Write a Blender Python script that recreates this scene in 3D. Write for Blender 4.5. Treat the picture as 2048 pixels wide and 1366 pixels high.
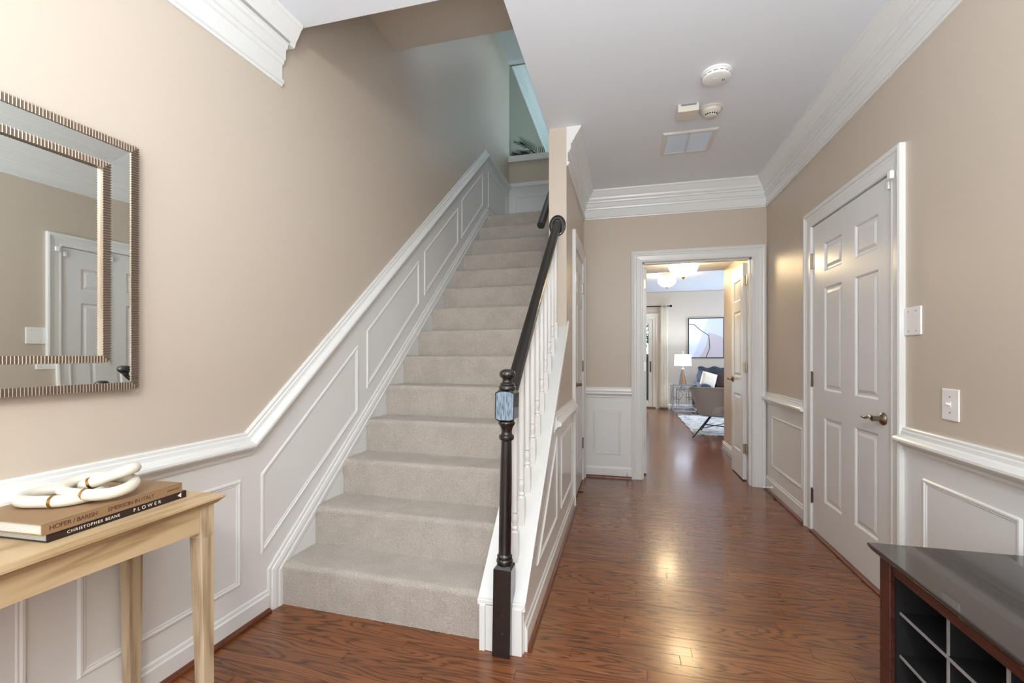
import bpy, bmesh, math, random
from mathutils import Vector, Matrix
from math import sin, cos, pi, atan, sqrt
random.seed(7)
for o in list(bpy.data.objects): bpy.data.objects.remove(o)
S = bpy.context.scene
C = S.collection
# ------------------------------------------------------------------ camera, world, lights, exposure
TH = atan(226/900.)
cam = bpy.data.cameras.new('camera'); camo = bpy.data.objects.new('camera', cam); C.objects.link(camo)
cam.sensor_width = 36; cam.lens = 900/2048*36; cam.shift_y = 28/2048; cam.clip_start = .02
camo.location = (0, 0, 1.17); camo.rotation_euler = (pi/2, 0, TH)
S.camera = camo
w = bpy.data.worlds.new('world'); S.world = w; w.use_nodes = True
bg = w.node_tree.nodes['Background']; bg.inputs[0].default_value = (.72, .86, 1, 1); bg.inputs[1].default_value = 2.2
def area(name, loc, rot, sx, sy, power, col, spread=pi):
    l = bpy.data.lights.new(name, 'AREA'); l.shape = 'RECTANGLE'; l.size = sx; l.size_y = sy; l.energy = power; l.color = col; l.spread = spread
    o = bpy.data.objects.new(name, l); o.location = loc; o.rotation_euler = rot; C.objects.link(o); return o
def point(name, loc, power, col, r=.08):
    l = bpy.data.lights.new(name, 'POINT'); l.energy = power; l.color = col; l.shadow_soft_size = r
    o = bpy.data.objects.new(name, l); o.location = loc; C.objects.link(o); return o
area('foyer_window_light', (-.2, -2.30, 1.35), (pi/2, 0, 0), 2.2, 2.0, 52, (.76, .88, 1))
area('added_ceiling_fill', (.15, -.45, 1.05), (pi, 0, 0), 1.1, 1.1, 76, (.82, .91, 1))  # unseen up-facing fill, added to brighten the ceilings
point('foyer_lamp_light', (.1, -.85, 2.40), 74, (1, .95, .90), .14)
area('upstairs_window_light', (1.7, 7.6, 4.3), (pi/2, 0, pi/2), 2.4, 1.5, 60, (.62, .88, 1))
area('stair_head_light', (-.75, 4.9, 4.9), (0, 0, 0), .9, .9, 2.5, (.86, .93, 1))
area('living_window_light', (4.1, 8.4, 1.5), (pi/2, 0, pi/2), 2.4, 1.8, 120, (.62, .78, 1))
point('living_lamp_light_near', (.634, 5.35, 2.195), 26, (1, .80, .52), .10)
point('living_lamp_light_far', (.70, 8.15, 2.53), 16, (1, .82, .56), .10)
point('table_lamp_light', (1.145, 9.76, 1.10), 30, (.72, .84, 1), .05)
S.view_settings.view_transform = 'Standard'; S.view_settings.look = 'None'
S.view_settings.gamma = 1; S.view_settings.exposure = 0.32; S.view_settings.use_curve_mapping = False
S.cycles.use_denoising = True
S.cycles.max_bounces = 10; S.cycles.diffuse_bounces = 6; S.cycles.glossy_bounces = 5
S.cycles.sample_clamp_indirect = 6
S.cycles.caustics_reflective = False; S.cycles.caustics_refractive = False

# ------------------------------------------------------------------ materials
def lin(c):
    return tuple(((v/255.)/12.92 if v/255. <= .04045 else ((v/255.+.055)/1.055)**2.4) for v in c) + (1,)
def mat(name, col, rough=.5, metal=0, bump=0, bscale=60, var=0, vscale=3, coat=0, emit=None, estr=0, spec=.5):
    m = bpy.data.materials.new(name); m.use_nodes = True; nt = m.node_tree; N = nt.nodes; L = nt.links
    b = N['Principled BSDF']; b.inputs['Roughness'].default_value = rough; b.inputs['Metallic'].default_value = metal
    b.inputs['Coat Weight'].default_value = coat; b.inputs['Specular IOR Level'].default_value = spec
    c = lin(col); geo = N.new('ShaderNodeNewGeometry')
    if var:
        n = N.new('ShaderNodeTexNoise'); n.inputs['Scale'].default_value = vscale; n.inputs['Detail'].default_value = 4
        L.new(geo.outputs['Position'], n.inputs['Vector'])
        mx = N.new('ShaderNodeMix'); mx.data_type = 'RGBA'
        mx.inputs[6].default_value = tuple(max(0, v*(1-var)) for v in c[:3])+(1,); mx.inputs[7].default_value = tuple(min(1, v*(1+var)) for v in c[:3])+(1,)
        L.new(n.outputs['Fac'], mx.inputs[0]); L.new(mx.outputs[2], b.inputs['Base Color'])
    else: b.inputs['Base Color'].default_value = c
    if bump:
        n = N.new('ShaderNodeTexNoise'); n.inputs['Scale'].default_value = bscale; n.inputs['Detail'].default_value = 3
        L.new(geo.outputs['Position'], n.inputs['Vector'])
        bp = N.new('ShaderNodeBump'); bp.inputs['Strength'].default_value = bump; bp.inputs['Distance'].default_value = .002
        L.new(n.outputs['Fac'], bp.inputs['Height']); L.new(bp.outputs[0], b.inputs['Normal'])
    if emit: b.inputs['Emission Color'].default_value = lin(emit); b.inputs['Emission Strength'].default_value = estr
    return m
def wood(name, c1, c2, c3, axis='X', rough=.3, coat=0., scale=1., lines=34., rnd=.35, coords='world'):
    """wood with contour (cathedral) grain along AXIS, shifted and toned per piece"""
    m = bpy.data.materials.new(name); m.use_nodes = True; nt = m.node_tree; N = nt.nodes; L = nt.links
    b = N['Principled BSDF']; b.inputs['Roughness'].default_value = rough; b.inputs['Coat Weight'].default_value = coat; b.inputs['Coat Roughness'].default_value = .12
    geo = N.new('ShaderNodeNewGeometry'); oi = N.new('ShaderNodeObjectInfo')
    def math_(op, a, c=None):
        n = N.new('ShaderNodeMath'); n.operation = op
        for i, v in enumerate((a, c)):
            if v is None: continue
            if isinstance(v, (int, float)): n.inputs[i].default_value = v
            else: L.new(v, n.inputs[i])
        return n.outputs[0]
    r = math_('FRACT', math_('ADD', oi.outputs['Random'], math_('MULTIPLY', geo.outputs['Random Per Island'], 7.13)))
    off = N.new('ShaderNodeCombineXYZ'); L.new(math_('MULTIPLY', r, 37.), off.inputs[0]); L.new(math_('MULTIPLY', r, 91.), off.inputs[1]); L.new(math_('MULTIPLY', r, 53.), off.inputs[2])
    st = {'X': (1.3, 11, 11), 'Y': (11, 1.3, 11), 'Z': (11, 11, 1.3)}[axis]
    vm = N.new('ShaderNodeVectorMath'); vm.operation = 'MULTIPLY'; vm.inputs[1].default_value = tuple(v*scale for v in st); L.new(geo.outputs['Position'], vm.inputs[0])
    va = N.new('ShaderNodeVectorMath'); va.operation = 'ADD'; L.new(vm.outputs[0], va.inputs[0]); L.new(off.outputs[0], va.inputs[1])
    n1 = N.new('ShaderNodeTexNoise'); n1.inputs['Scale'].default_value = .9; n1.inputs['Detail'].default_value = 2.5; n1.inputs['Roughness'].default_value = .45; n1.inputs['Distortion'].default_value = .3
    L.new(va.outputs[0], n1.inputs['Vector'])
    g = math_('MULTIPLY', math_('ADD', math_('SINE', math_('MULTIPLY', n1.outputs['Fac'], lines*2.2)), 1), .5)
    g = math_('POWER', g, 3.2)
    sp = {'X': (9, 260, 260), 'Y': (260, 9, 260), 'Z': (260, 260, 9)}[axis]
    vm2 = N.new('ShaderNodeVectorMath'); vm2.operation = 'MULTIPLY'; vm2.inputs[1].default_value = sp; L.new(geo.outputs['Position'], vm2.inputs[0])
    n2 = N.new('ShaderNodeTexNoise'); n2.inputs['Scale'].default_value = 1; n2.inputs['Detail'].default_value = 2; L.new(vm2.outputs[0], n2.inputs['Vector'])
    vm3 = N.new('ShaderNodeVectorMath'); vm3.operation = 'MULTIPLY'; vm3.inputs[1].default_value = tuple(v*.35 for v in st); L.new(geo.outputs['Position'], vm3.inputs[0])
    va3 = N.new('ShaderNodeVectorMath'); va3.operation = 'ADD'; L.new(vm3.outputs[0], va3.inputs[0]); L.new(off.outputs[0], va3.inputs[1])
    n3 = N.new('ShaderNodeTexNoise'); n3.inputs['Scale'].default_value = 1; n3.inputs['Detail'].default_value = 2; L.new(va3.outputs[0], n3.inputs['Vector'])
    def mix(f, a, c):
        x = N.new('ShaderNodeMix'); x.data_type = 'RGBA'
        L.new(f, x.inputs[0]) if not isinstance(f, float) else setattr(x.inputs[0], 'default_value', f)
        for i, v in ((6, a), (7, c)):
            if isinstance(v, tuple): x.inputs[i].default_value = v
            else: L.new(v, x.inputs[i])
        return x.outputs[2]
    base = mix(n3.outputs['Fac'], lin(c1), lin(c2))
    col = mix(math_('MULTIPLY', g, math_('ADD', math_('MULTIPLY', n2.outputs['Fac'], 1.1), .1)), base, lin(c3))
    hs = N.new('ShaderNodeHueSaturation'); L.new(col, hs.inputs['Color'])
    L.new(math_('ADD', math_('MULTIPLY', r, rnd), 1-rnd/2), hs.inputs['Value'])
    L.new(hs.outputs[0], b.inputs['Base Color'])
    bp = N.new('ShaderNodeBump'); bp.inputs['Strength'].default_value = .05; bp.inputs['Distance'].default_value = .001; bp.invert = True
    L.new(g, bp.inputs['Height']); L.new(bp.outputs[0], b.inputs['Normal'])
    return m

WALL = mat('beige_wall_paint', (197, 185, 170), .42, var=.015, vscale=1.2, bump=.06, bscale=220)
TRIM = mat('white_trim_paint', (224, 225, 223), .24, bump=.02, bscale=150)
CEIL = mat('ceiling_paint', (228, 232, 237), .8, var=.01)
DOORP = mat('white_door_paint', (222, 223, 223), .26, bump=.03, bscale=90)
OAK = wood('red_oak_floor', (138, 85, 47), (111, 65, 36), (52, 28, 15), 'X', rough=.25, coat=.22, lines=46, rnd=.26)
SHOE = wood('shoe_moulding_oak', (120, 66, 38), (96, 48, 26), (66, 32, 17), 'Y', rough=.3, coat=.2, rnd=.1)
SHOEX = wood('shoe_moulding_oak_x', (120, 66, 38), (96, 48, 26), (66, 32, 17), 'X', rough=.3, coat=.2, rnd=.1)
GAP = mat('floor_gap', (48, 24, 13), .7)
PINEY = wood('table_wood_y', (206, 184, 147), (188, 162, 123), (154, 124, 88), 'Y', rough=.42, lines=9, rnd=.06)
PINEX = wood('table_wood_x', (206, 184, 147), (188, 162, 123), (154, 124, 88), 'X', rough=.42, lines=9, rnd=.06)
PINEZ = wood('table_wood_z', (206, 190, 160), (186, 166, 134), (140, 116, 88), 'Z', rough=.45, lines=12, rnd=.14)
BLACK = mat('black_lacquer', (31, 26, 24), .22, coat=.4, bump=.03, bscale=40)
BLACKRAIL = mat('black_satin_rail', (34, 30, 28), .34, bump=.04, bscale=50)
BRONZE = mat('brushed_nickel', (150, 138, 126), .28, 1)
NICKEL = mat('satin_nickel_hinge', (172, 160, 144), .34, 1)
DARKHINGE = mat('dark_nickel_hinge', (120, 112, 104), .36, 1)
WHITEPL = mat('white_plastic', (236, 236, 233), .3)
IVORY = mat('ivory_plastic', (214, 208, 196), .42)
DARKHOLE = mat('dark_slot', (30, 30, 30), .7)
CARP = mat('carpet_pile', (196, 187, 176), .95, spec=.1)
def carpet():
    m = CARP; nt = m.node_tree; N = nt.nodes; L = nt.links; b = N['Principled BSDF']
    geo = N['Geometry'] if 'Geometry' in N else N.new('ShaderNodeNewGeometry')
    n = N.new('ShaderNodeTexNoise'); n.inputs['Scale'].default_value = 330; n.inputs['Detail'].default_value = 4; n.inputs['Roughness'].default_value = .7
    n2 = N.new('ShaderNodeTexNoise'); n2.inputs['Scale'].default_value = 9; n2.inputs['Detail'].default_value = 4
    n3 = N.new('ShaderNodeTexNoise'); n3.inputs['Scale'].default_value = 90; n3.inputs['Detail'].default_value = 3
    for q in (n, n2, n3): L.new(geo.outputs['Position'], q.inputs['Vector'])
    r = N.new('ShaderNodeValToRGB'); r.color_ramp.elements[0].position = .34; r.color_ramp.elements[1].position = .62
    r.color_ramp.elements[0].color = lin((150, 141, 131)); r.color_ramp.elements[1].color = lin((214, 206, 195)); L.new(n.outputs['Fac'], r.inputs[0])
    mx = N.new('ShaderNodeMix'); mx.data_type = 'RGBA'; mx.blend_type = 'MULTIPLY'; mx.inputs[0].default_value = .5
    r2 = N.new('ShaderNodeValToRGB'); r2.color_ramp.elements[0].position = .35; r2.color_ramp.elements[1].position = .6
    r2.color_ramp.elements[0].color = (.78, .77, .76, 1); r2.color_ramp.elements[1].color = (1, 1, 1, 1); L.new(n2.outputs['Fac'], r2.inputs[0])
    L.new(r.outputs[0], mx.inputs[6]); L.new(r2.outputs[0], mx.inputs[7]); L.new(mx.outputs[2], b.inputs['Base Color'])
    ad = N.new('ShaderNodeMath'); ad.operation = 'ADD'; L.new(n.outputs['Fac'], ad.inputs[0]); L.new(n3.outputs['Fac'], ad.inputs[1])
    bp = N.new('ShaderNodeBump'); bp.inputs['Strength'].default_value = .8; bp.inputs['Distance'].default_value = .006
    L.new(ad.outputs[0], bp.inputs['Height']); L.new(bp.outputs[0], b.inputs['Normal'])
    b.inputs['Sheen Weight'].default_value = .25; b.inputs['Sheen Roughness'].default_value = .6
carpet()
FRAMEM = mat('champagne_metal', (150, 136, 122), .36, .85)
MIRROR = mat('mirror_silver', (238, 243, 240), .015, 1)
MAHOG = wood('espresso_mahogany', (84, 44, 36), (66, 32, 27), (40, 18, 16), 'Y', rough=.3, coat=.3, rnd=.1)
ESPTOP = mat('espresso_top', (46, 42, 42), .2, coat=.5, var=.05)
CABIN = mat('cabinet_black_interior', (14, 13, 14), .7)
CABEDGE = mat('grey_shelf_edge', (150, 148, 150), .4)
SCULPT = mat('white_ceramic', (222, 218, 204), .32, var=.03, vscale=20)
BRASS = mat('brass_band', (190, 150, 90), .3, 1)
TANB = mat('tan_book_cloth', (148, 118, 86), .6, bump=.08, bscale=400)
BLKB = mat('dark_book_jacket', (44, 28, 26), .35)
PAGE = mat('book_pages', (200, 202, 194), .8)
INKD = mat('brown_ink', (84, 56, 40), .6)
INKW = mat('white_ink', (236, 232, 226), .6)
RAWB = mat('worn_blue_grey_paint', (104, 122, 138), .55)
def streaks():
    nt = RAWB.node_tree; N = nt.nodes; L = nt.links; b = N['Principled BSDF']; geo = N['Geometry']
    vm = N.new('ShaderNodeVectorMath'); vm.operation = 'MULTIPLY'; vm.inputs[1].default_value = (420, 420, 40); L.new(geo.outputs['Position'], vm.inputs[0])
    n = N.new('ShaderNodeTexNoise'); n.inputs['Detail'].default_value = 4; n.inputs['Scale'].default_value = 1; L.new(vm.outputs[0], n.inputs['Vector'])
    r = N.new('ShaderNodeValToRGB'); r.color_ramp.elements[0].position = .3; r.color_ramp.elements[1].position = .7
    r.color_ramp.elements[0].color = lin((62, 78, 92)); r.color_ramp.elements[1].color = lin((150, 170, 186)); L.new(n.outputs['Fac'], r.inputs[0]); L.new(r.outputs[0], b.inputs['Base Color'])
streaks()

# ------------------------------------------------------------------ mesh helpers
class MB:
    def __init__(s): s.v = []; s.f = []
    def add(s, vs, fs):
        n = len(s.v); s.v += [tuple(v) for v in vs]; s.f += [tuple(i+n for i in f) for f in fs]; return s
    def hexa(s, p):
        return s.add(p, [(0,3,2,1),(4,5,6,7),(0,1,5,4),(1,2,6,5),(2,3,7,6),(3,0,4,7)])
    def box(s, x0, x1, y0, y1, z0, z1):
        return s.hexa([(x0,y0,z0),(x1,y0,z0),(x1,y1,z0),(x0,y1,z0),(x0,y0,z1),(x1,y0,z1),(x1,y1,z1),(x0,y1,z1)])
    def wbox(s, W, k0, k1, z0, z1, o0, o1):
        return s.hexa([W(k0,z0,o0),W(k1,z0,o0),W(k1,z0,o1),W(k0,z0,o1),W(k0,z1,o0),W(k1,z1,o0),W(k1,z1,o1),W(k0,z1,o1)])
    def prism(s, W, poly, o0, o1):
        n = len(poly); vs = [W(k,z,o0) for k,z in poly]+[W(k,z,o1) for k,z in poly]
        return s.add(vs, [tuple(range(n)), tuple(range(2*n-1, n-1, -1))]+[(i,(i+1)%n,(i+1)%n+n,i+n) for i in range(n)])
    def sweep(s, W, path, prof, side=1, closed=False, cut=(None, None)):
        n = len(path); D = []
        for i in range(n if closed else n-1):
            a, b = path[i], path[(i+1)%n]; l = math.hypot(b[0]-a[0], b[1]-a[1]); D.append(((b[0]-a[0])/l, (b[1]-a[1])/l))
        nor = [(-side*d[1], side*d[0]) for d in D]; rings = []
        for i in range(n):
            if closed: a, b = nor[i-1], nor[i]
            elif i == 0: a = b = nor[0]
            elif i == n-1: a = b = nor[-1]
            else: a, b = nor[i-1], nor[i]
            q = 1+a[0]*b[0]+a[1]*b[1]; m = ((a[0]+b[0])/q, (a[1]+b[1])/q)
            if not closed and i in (0, n-1) and cut[0 if i == 0 else 1] == 'v': m = (0, 1/a[1])
            rings.append([W(path[i][0]+m[0]*p, path[i][1]+m[1]*p, o) for o, p in prof])
        k = len(prof); vs = [v for r in rings for v in r]; fs = []
        for i in range(n if closed else n-1):
            j = (i+1)%n
            fs += [(i*k+q, i*k+(q+1)%k, j*k+(q+1)%k, j*k+q) for q in range(k)]
        if not closed: fs += [tuple(range(k)), tuple((n-1)*k+q for q in range(k-1, -1, -1))]
        return s.add(vs, fs)
    def lathe(s, prof, c=(0,0,0), seg=24, axis=(0,0,1)):
        q = Vector((0,0,1)).rotation_difference(Vector(axis).normalized()); c = Vector(c); vs = []; fs = []; n = len(prof)
        for r, z in prof:
            for j in range(seg):
                a = 2*pi*j/seg; vs.append(c+q@Vector((max(r,1e-5)*cos(a), max(r,1e-5)*sin(a), z)))
        for i in range(n-1):
            for j in range(seg): fs.append((i*seg+j, i*seg+(j+1)%seg, (i+1)*seg+(j+1)%seg, (i+1)*seg+j))
        fs += [tuple(range(seg-1,-1,-1)), tuple((n-1)*seg+j for j in range(seg))]
        return s.add(vs, fs)
    def tube(s, pts, r, seg=10, closed=False, up=None):
        pts = [Vector(p) for p in pts]; n = len(pts); rings = []; prev = None
        for i in range(n):
            t = ((pts[(i+1)%n]-pts[i-1]) if closed else (pts[min(i+1,n-1)]-pts[max(i-1,0)])).normalized()
            if prev is None:
                a = Vector((0,0,1)) if abs(t.z) < .9 else Vector((1,0,0)); u = t.cross(a).normalized()
            else: u = (prev-t*prev.dot(t)).normalized()
            prev = u; v = t.cross(u); rr = r[i] if isinstance(r, (list, tuple)) else r
            rings.append([pts[i]+u*rr*cos(2*pi*j/seg)+v*rr*sin(2*pi*j/seg) for j in range(seg)])
        vs = [p for q in rings for p in q]; fs = []
        for i in range(n if closed else n-1):
            j2 = (i+1)%n
            fs += [(i*seg+j, i*seg+(j+1)%seg, j2*seg+(j+1)%seg, j2*seg+j) for j in range(seg)]
        if not closed: fs += [tuple(range(seg)), tuple((n-1)*seg+j for j in range(seg-1,-1,-1))]
        return s.add(vs, fs)
    def extr(s, p0, p1, prof, right, e0=None, e1=None):
        p0, p1 = Vector(p0), Vector(p1); t = (p1-p0).normalized(); r = Vector(right).normalized(); u = r.cross(t)
        if u.z < 0: u = -u
        n = len(prof); vs = [p0+r*a+u*b for a, b in prof]+[p1+r*a+u*b for a, b in prof]
        return s.add(vs, [tuple(range(n)), tuple(range(2*n-1,n-1,-1))]+[(i,(i+1)%n,(i+1)%n+n,i+n) for i in range(n)])
def obj(name, mb, m, parent=None, bevel=0, smooth=False, kind=None, seg=2, recalc=True, label=None):
    me = bpy.data.meshes.new(name); me.from_pydata([tuple(v) for v in mb.v], [], mb.f); me.update()
    if recalc:
        b = bmesh.new(); b.from_mesh(me); bmesh.ops.recalc_face_normals(b, faces=b.faces); b.to_mesh(me); b.free()
    me.materials.append(m)
    o = bpy.data.objects.new(name, me); C.objects.link(o)
    if smooth: me.shade_smooth() if smooth is True else me.shade_smooth()
    if smooth == 'auto':
        me.shade_smooth()
        b = bmesh.new(); b.from_mesh(me)
        for e in b.edges:
            if len(e.link_faces) == 2 and e.calc_face_angle(0) > .6: e.smooth = False
        b.to_mesh(me); b.free()
    if bevel:
        md = o.modifiers.new('bevel', 'BEVEL'); md.width = bevel; md.segments = seg; md.limit_method = 'ANGLE'; md.angle_limit = .6
    if parent is not None: setp(o, parent)
    if kind: o['kind'] = kind
    if label: o['label'] = label
    return o
def setp(o, parent):
    o.parent = parent; o.matrix_parent_inverse = wm(parent).inverted()
def wm(o):
    m = Matrix.LocRotScale(o.location, o.rotation_euler, o.scale)
    return wm(o.parent) @ o.matrix_parent_inverse @ m if o.parent else m
def thing(name, label, cat, loc=(0,0,0), group=None, kind=None):
    o = bpy.data.objects.new(name, None); C.objects.link(o); o.location = loc; o.empty_display_size = .1
    if kind: o['kind'] = kind
    else: o['label'] = label; o['category'] = cat
    if group: o['group'] = group
    return o
def tag(o, label, cat, group=None):
    o['label'] = label; o['category'] = cat
    if group: o['group'] = group
    return o
def struct(name, mb, m, label=None, **k):
    o = obj(name, mb, m, **k); o['kind'] = 'structure'
    if label: o['label'] = label
    return o

# ------------------------------------------------------------------ frames of the walls: W(along, up, out of the wall)
LP = Vector((-1.587, 1.786)); LD = Vector((.026981, .999636)); LN = Vector((.999636, -.026981))
def WL(k, z, o): p = LP+LD*k+LN*o; return (p.x, p.y, z)
XR, XH, YB, YP, YF = 1.22, -.39, 4.42, 5.73, 10.45
def WR(k, z, o): return (XR-o, k, z)
def WH(k, z, o): return (XH+o, k, z)
def WBk(k, z, o): return (k, YB-o, z)
def WPn(k, z, o): return (k, YP-o, z)
def WF(k, z, o): return (k, YF-o, z)
def WX(X): return lambda k, z, o: (X-o, k, z)
RAIL = [(0,0),(.010,0),(.014,.005),(.014,.015),(.019,.019),(.021,.033),(.025,.039),(.040,.044),(.047,.051),(.048,.060),(.043,.068),(.023,.074),(.020,.083),(.012,.087),(.012,.098),(.008,.105),(0,.105)]
BASE = [(0,0),(.006,0),(.010,.006),(.012,.018),(.017,.024),(.017,.2),(0,.2)]
def base_prof(h): return BASE[:5]+[(.017,h),(0,h)]
QR = [(.017,0)]+[(.017+.017*sin(a), .017-.017*cos(a)) for a in (0,.4,.8,1.2,pi/2)]+[(.034,.022),(.017,.022)]
PMOLD = [(0,0),(.007,.001),(.012,.006),(.012,.012),(.007,.016),(.008,.021),(.004,.026),(0,.026)]
def crown(h): # (out, down from the ceiling) scaled to the drop h
    p = [(0,1),(.010,1),(.012,.965),(.020,.95),(.020,.905),(.009,.895),(.009,.66),(.018,.645),(.022,.59),(.030,.58),(.030,.43),(.040,.41),(.042,.36),(.050,.34),(.056,.30),(.060,.25),(.070,.20),(.082,.13),(.090,.075),(.098,.055),(.100,.0),(0,0)]
    return [(o, d*h) for o, d in p]
CASE = [(0,0),(.010,0),(.014,.006),(.014,.012),(.012,.018),(.014,.05),(.018,.06),(.018,.068),(.024,.074),(.027,.084),(.024,.096),(0,.096)]
def frame_mold(W, poly, parent, name='panel_molding'):
    a = sum(poly[i][0]*poly[(i+1)%len(poly)][1]-poly[(i+1)%len(poly)][0]*poly[i][1] for i in range(len(poly)))
    return obj(name, MB().sweep(W, poly, PMOLD, side=1 if a > 0 else -1, closed=True), TRIM, parent)
def casing(W, k0, k1, zt, parent, prof=CASE, z0=0.):
    """inner edges k0 < k1, head at zt"""
    return obj('casing', MB().sweep(W, [(k0,z0),(k0,zt),(k1,zt),(k1,z0)], prof, side=1), TRIM, parent)

# ------------------------------------------------------------------ floor with strip boards
fl = struct('floor', MB().box(-1.75, 1.45, -2.5, 4.56, -.10, -.0225).box(-1.75, 4.6, 4.56, 10.6, -.10, -.0225), GAP)
u = MB(); ch = .012; cx_ = .0008
u.add([(-.5,-.5,-1),(.5,-.5,-1),(.5,.5,-1),(-.5,.5,-1), (-.5,-.5,-.03),(.5,-.5,-.03),(.5,.5,-.03),(-.5,.5,-.03), (-.5+cx_,-.5+ch,0),(.5-cx_,-.5+ch,0),(.5-cx_,.5-ch,0),(-.5+cx_,.5-ch,0)],
      [(0,3,2,1),(0,1,5,4),(1,2,6,5),(2,3,7,6),(3,0,4,7),(4,5,9,8),(5,6,10,9),(6,7,11,10),(7,4,8,11),(8,9,10,11)])
pl0 = obj('plank', u, OAK); PM = pl0.data; bpy.data.objects.remove(pl0)
PWD = .057
stuffp = MB()
def plank_row(y, xa, xb, single):
    x = xa-random.uniform(0, .6)
    while x < xb:
        L_ = random.uniform(.45, 1.45)
        a, b = max(x, xa), min(x+L_, xb); x += L_
        if b-a < .06: continue
        if single:
            o = bpy.data.objects.new('plank', PM); C.objects.link(o); o.parent = fl
            o.location = ((a+b)/2, y+PWD/2, random.uniform(-.0004, .0002)); o.scale = (b-a-.0008, PWD-.0008, .02)
        else:
            zz = random.uniform(-.0003, 0); a += .0004; b -= .0004; y0, y1 = y+.0004, y+PWD-.0004
            stuffp.add([(a,y0,-.012),(b,y0,-.012),(b,y1,-.012),(a,y1,-.012),(a,y0,zz),(b,y0,zz),(b,y1,zz),(a,y1,zz)], [(4,5,6,7),(0,1,5,4),(1,2,6,5),(2,3,7,6),(3,0,4,7)])
y = .95
while y < 4.56-PWD*.5:
    plank_row(y, -1.62 if y < 1.80 else -.40, 1.23, True); y += PWD
y1_ = y
y = .95-PWD
while y > -2.4: plank_row(y, -1.66, 1.23, False); y -= PWD
y = y1_
while y < YF: plank_row(y, (-.39 if y < 5.85 else -1.7), (1.2 if y < 6.1 else 4.3), False); y += PWD
obj('plank_field', stuffp, OAK, fl, kind='stuff', recalc=False)

# ------------------------------------------------------------------ ceilings
ZC = 2.74
struct('ceiling', MB().box(-1.72, 1.36, -2.5, 1.85, ZC, 3.30).box(-.52, 1.36, 1.85, 4.56, ZC, 3.30), CEIL)
struct('ceiling', MB().box(-1.62, -.52, 1.85, 2.867, 3.31, 3.6), WALL, label='beige soffit over the lower stairs')
struct('ceiling', MB().box(-1.7, .6, 1.85, 5.83, 5.05, 5.2), CEIL, label='ceiling above the stair head')
struct('ceiling', MB().box(-1.62, 2.2, 5.83, 10.6, 5.36, 5.5), CEIL, label='ceiling of the upstairs room')
struct('ceiling', MB().box(-.39, 1.32, 4.56, 6.1, 2.235, 2.56), CEIL, label='lowered ceiling just past the double door')
struct('ceiling', MB().box(-1.72, 4.4, 6.1, 10.6, 2.575, 2.68).box(-1.72, -.39, 5.83, 6.1, 2.575, 2.68).box(1.32, 4.4, 4.5, 6.1, 2.575, 2.68), CEIL, label='ceiling of the living room')
struct('floor', MB().box(-1.62, 2.2, 5.85, 10.6, 2.95, 3.05), CARP, label='upstairs floor')

# ------------------------------------------------------------------ left wall
wl = struct('wall_left', MB().wbox(WL, -4.3, 3.96, -.05, 5.2, -.12, 0), WALL)
SK = lambda k: .195+.8515*(k+.066)      # top edge of the skirt moulding
KP = 2.984
obj('wainscot', MB().prism(WL, [(-4.28,0),(.0,0),(0,.2),(3.0,2.72),(3.95,2.72),(3.95,3.36),(KP,3.40),(-.187,.78),(-4.28,.78)], 0, .005), TRIM, wl)
obj('chair_rail', MB().sweep(WL, [(-4.28,.838),(-.187,.838),(KP,3.455),(3.955,3.415)], RAIL, side=-1), TRIM, wl)
HL = .295
obj('crown_molding', MB().sweep(WL, [(-4.28,ZC),(.02,ZC)], [(o,p) for o,p in crown(HL) if p >= HL*.3]+[(0,HL*.3)], side=-1).sweep(WL, [(-4.28,ZC),(.052,ZC)], [(0,HL*.34),(.05,HL*.34)]+[(o,p) for o,p in crown(HL) if p < HL*.33], side=-1), TRIM, wl)
bl = struct('baseboard_left', MB().sweep(WL, [(-4.28,.104),(-.066,.104)], base_prof(.104), side=-1), TRIM)
obj('shoe_molding', MB().sweep(WL, [(-4.28,.022),(-.068,.022)], QR, side=-1), SHOE, bl)
for k0, k1 in ((-.79,-.208), (-1.55,-.905), (-2.3,-1.66)):
    frame_mold(WL, [(k0,.19),(k1,.19),(k1,.643),(k0,.643)], wl)
frame_mold(WL, [(-.104,.274),(-.104,.639),(.623,1.236),(.623,.833)], wl)
frame_mold(WL, [(.714,.961),(.714,1.325),(1.410,1.906),(1.410,1.565)], wl)
frame_mold(WL, [(1.498,1.641),(1.498,1.993),(2.194,2.560),(2.194,2.223)], wl)
frame_mold(WL, [(2.283,2.292),(2.283,2.662),(2.895,3.165),(2.895,2.80)], wl)
frame_mold(WL, [(3.075,2.84),(3.075,3.245),(3.80,3.215),(3.80,2.84)], wl)
SKP = [(0,0),(.010,0),(.013,.006),(.013,.016),(.018,.020),(.022,.034),(.022,.050),(.026,.056),(.026,.072),(0,.072)]
obj('stair_skirt', MB().sweep(WL, [(-.066,0),(-.066,.195),(3.02,SK(3.02)),(3.95,SK(3.02)-.0)], SKP, side=-1)
    .prism(WL, [(0,0),(0,.16),(3.05,SK(3.05)-.05),(3.95,SK(3.05)-.05),(3.95,2.70),(3.1,2.70),(.35,.1),(.35,0)], 0, .02), TRIM, wl)

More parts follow.
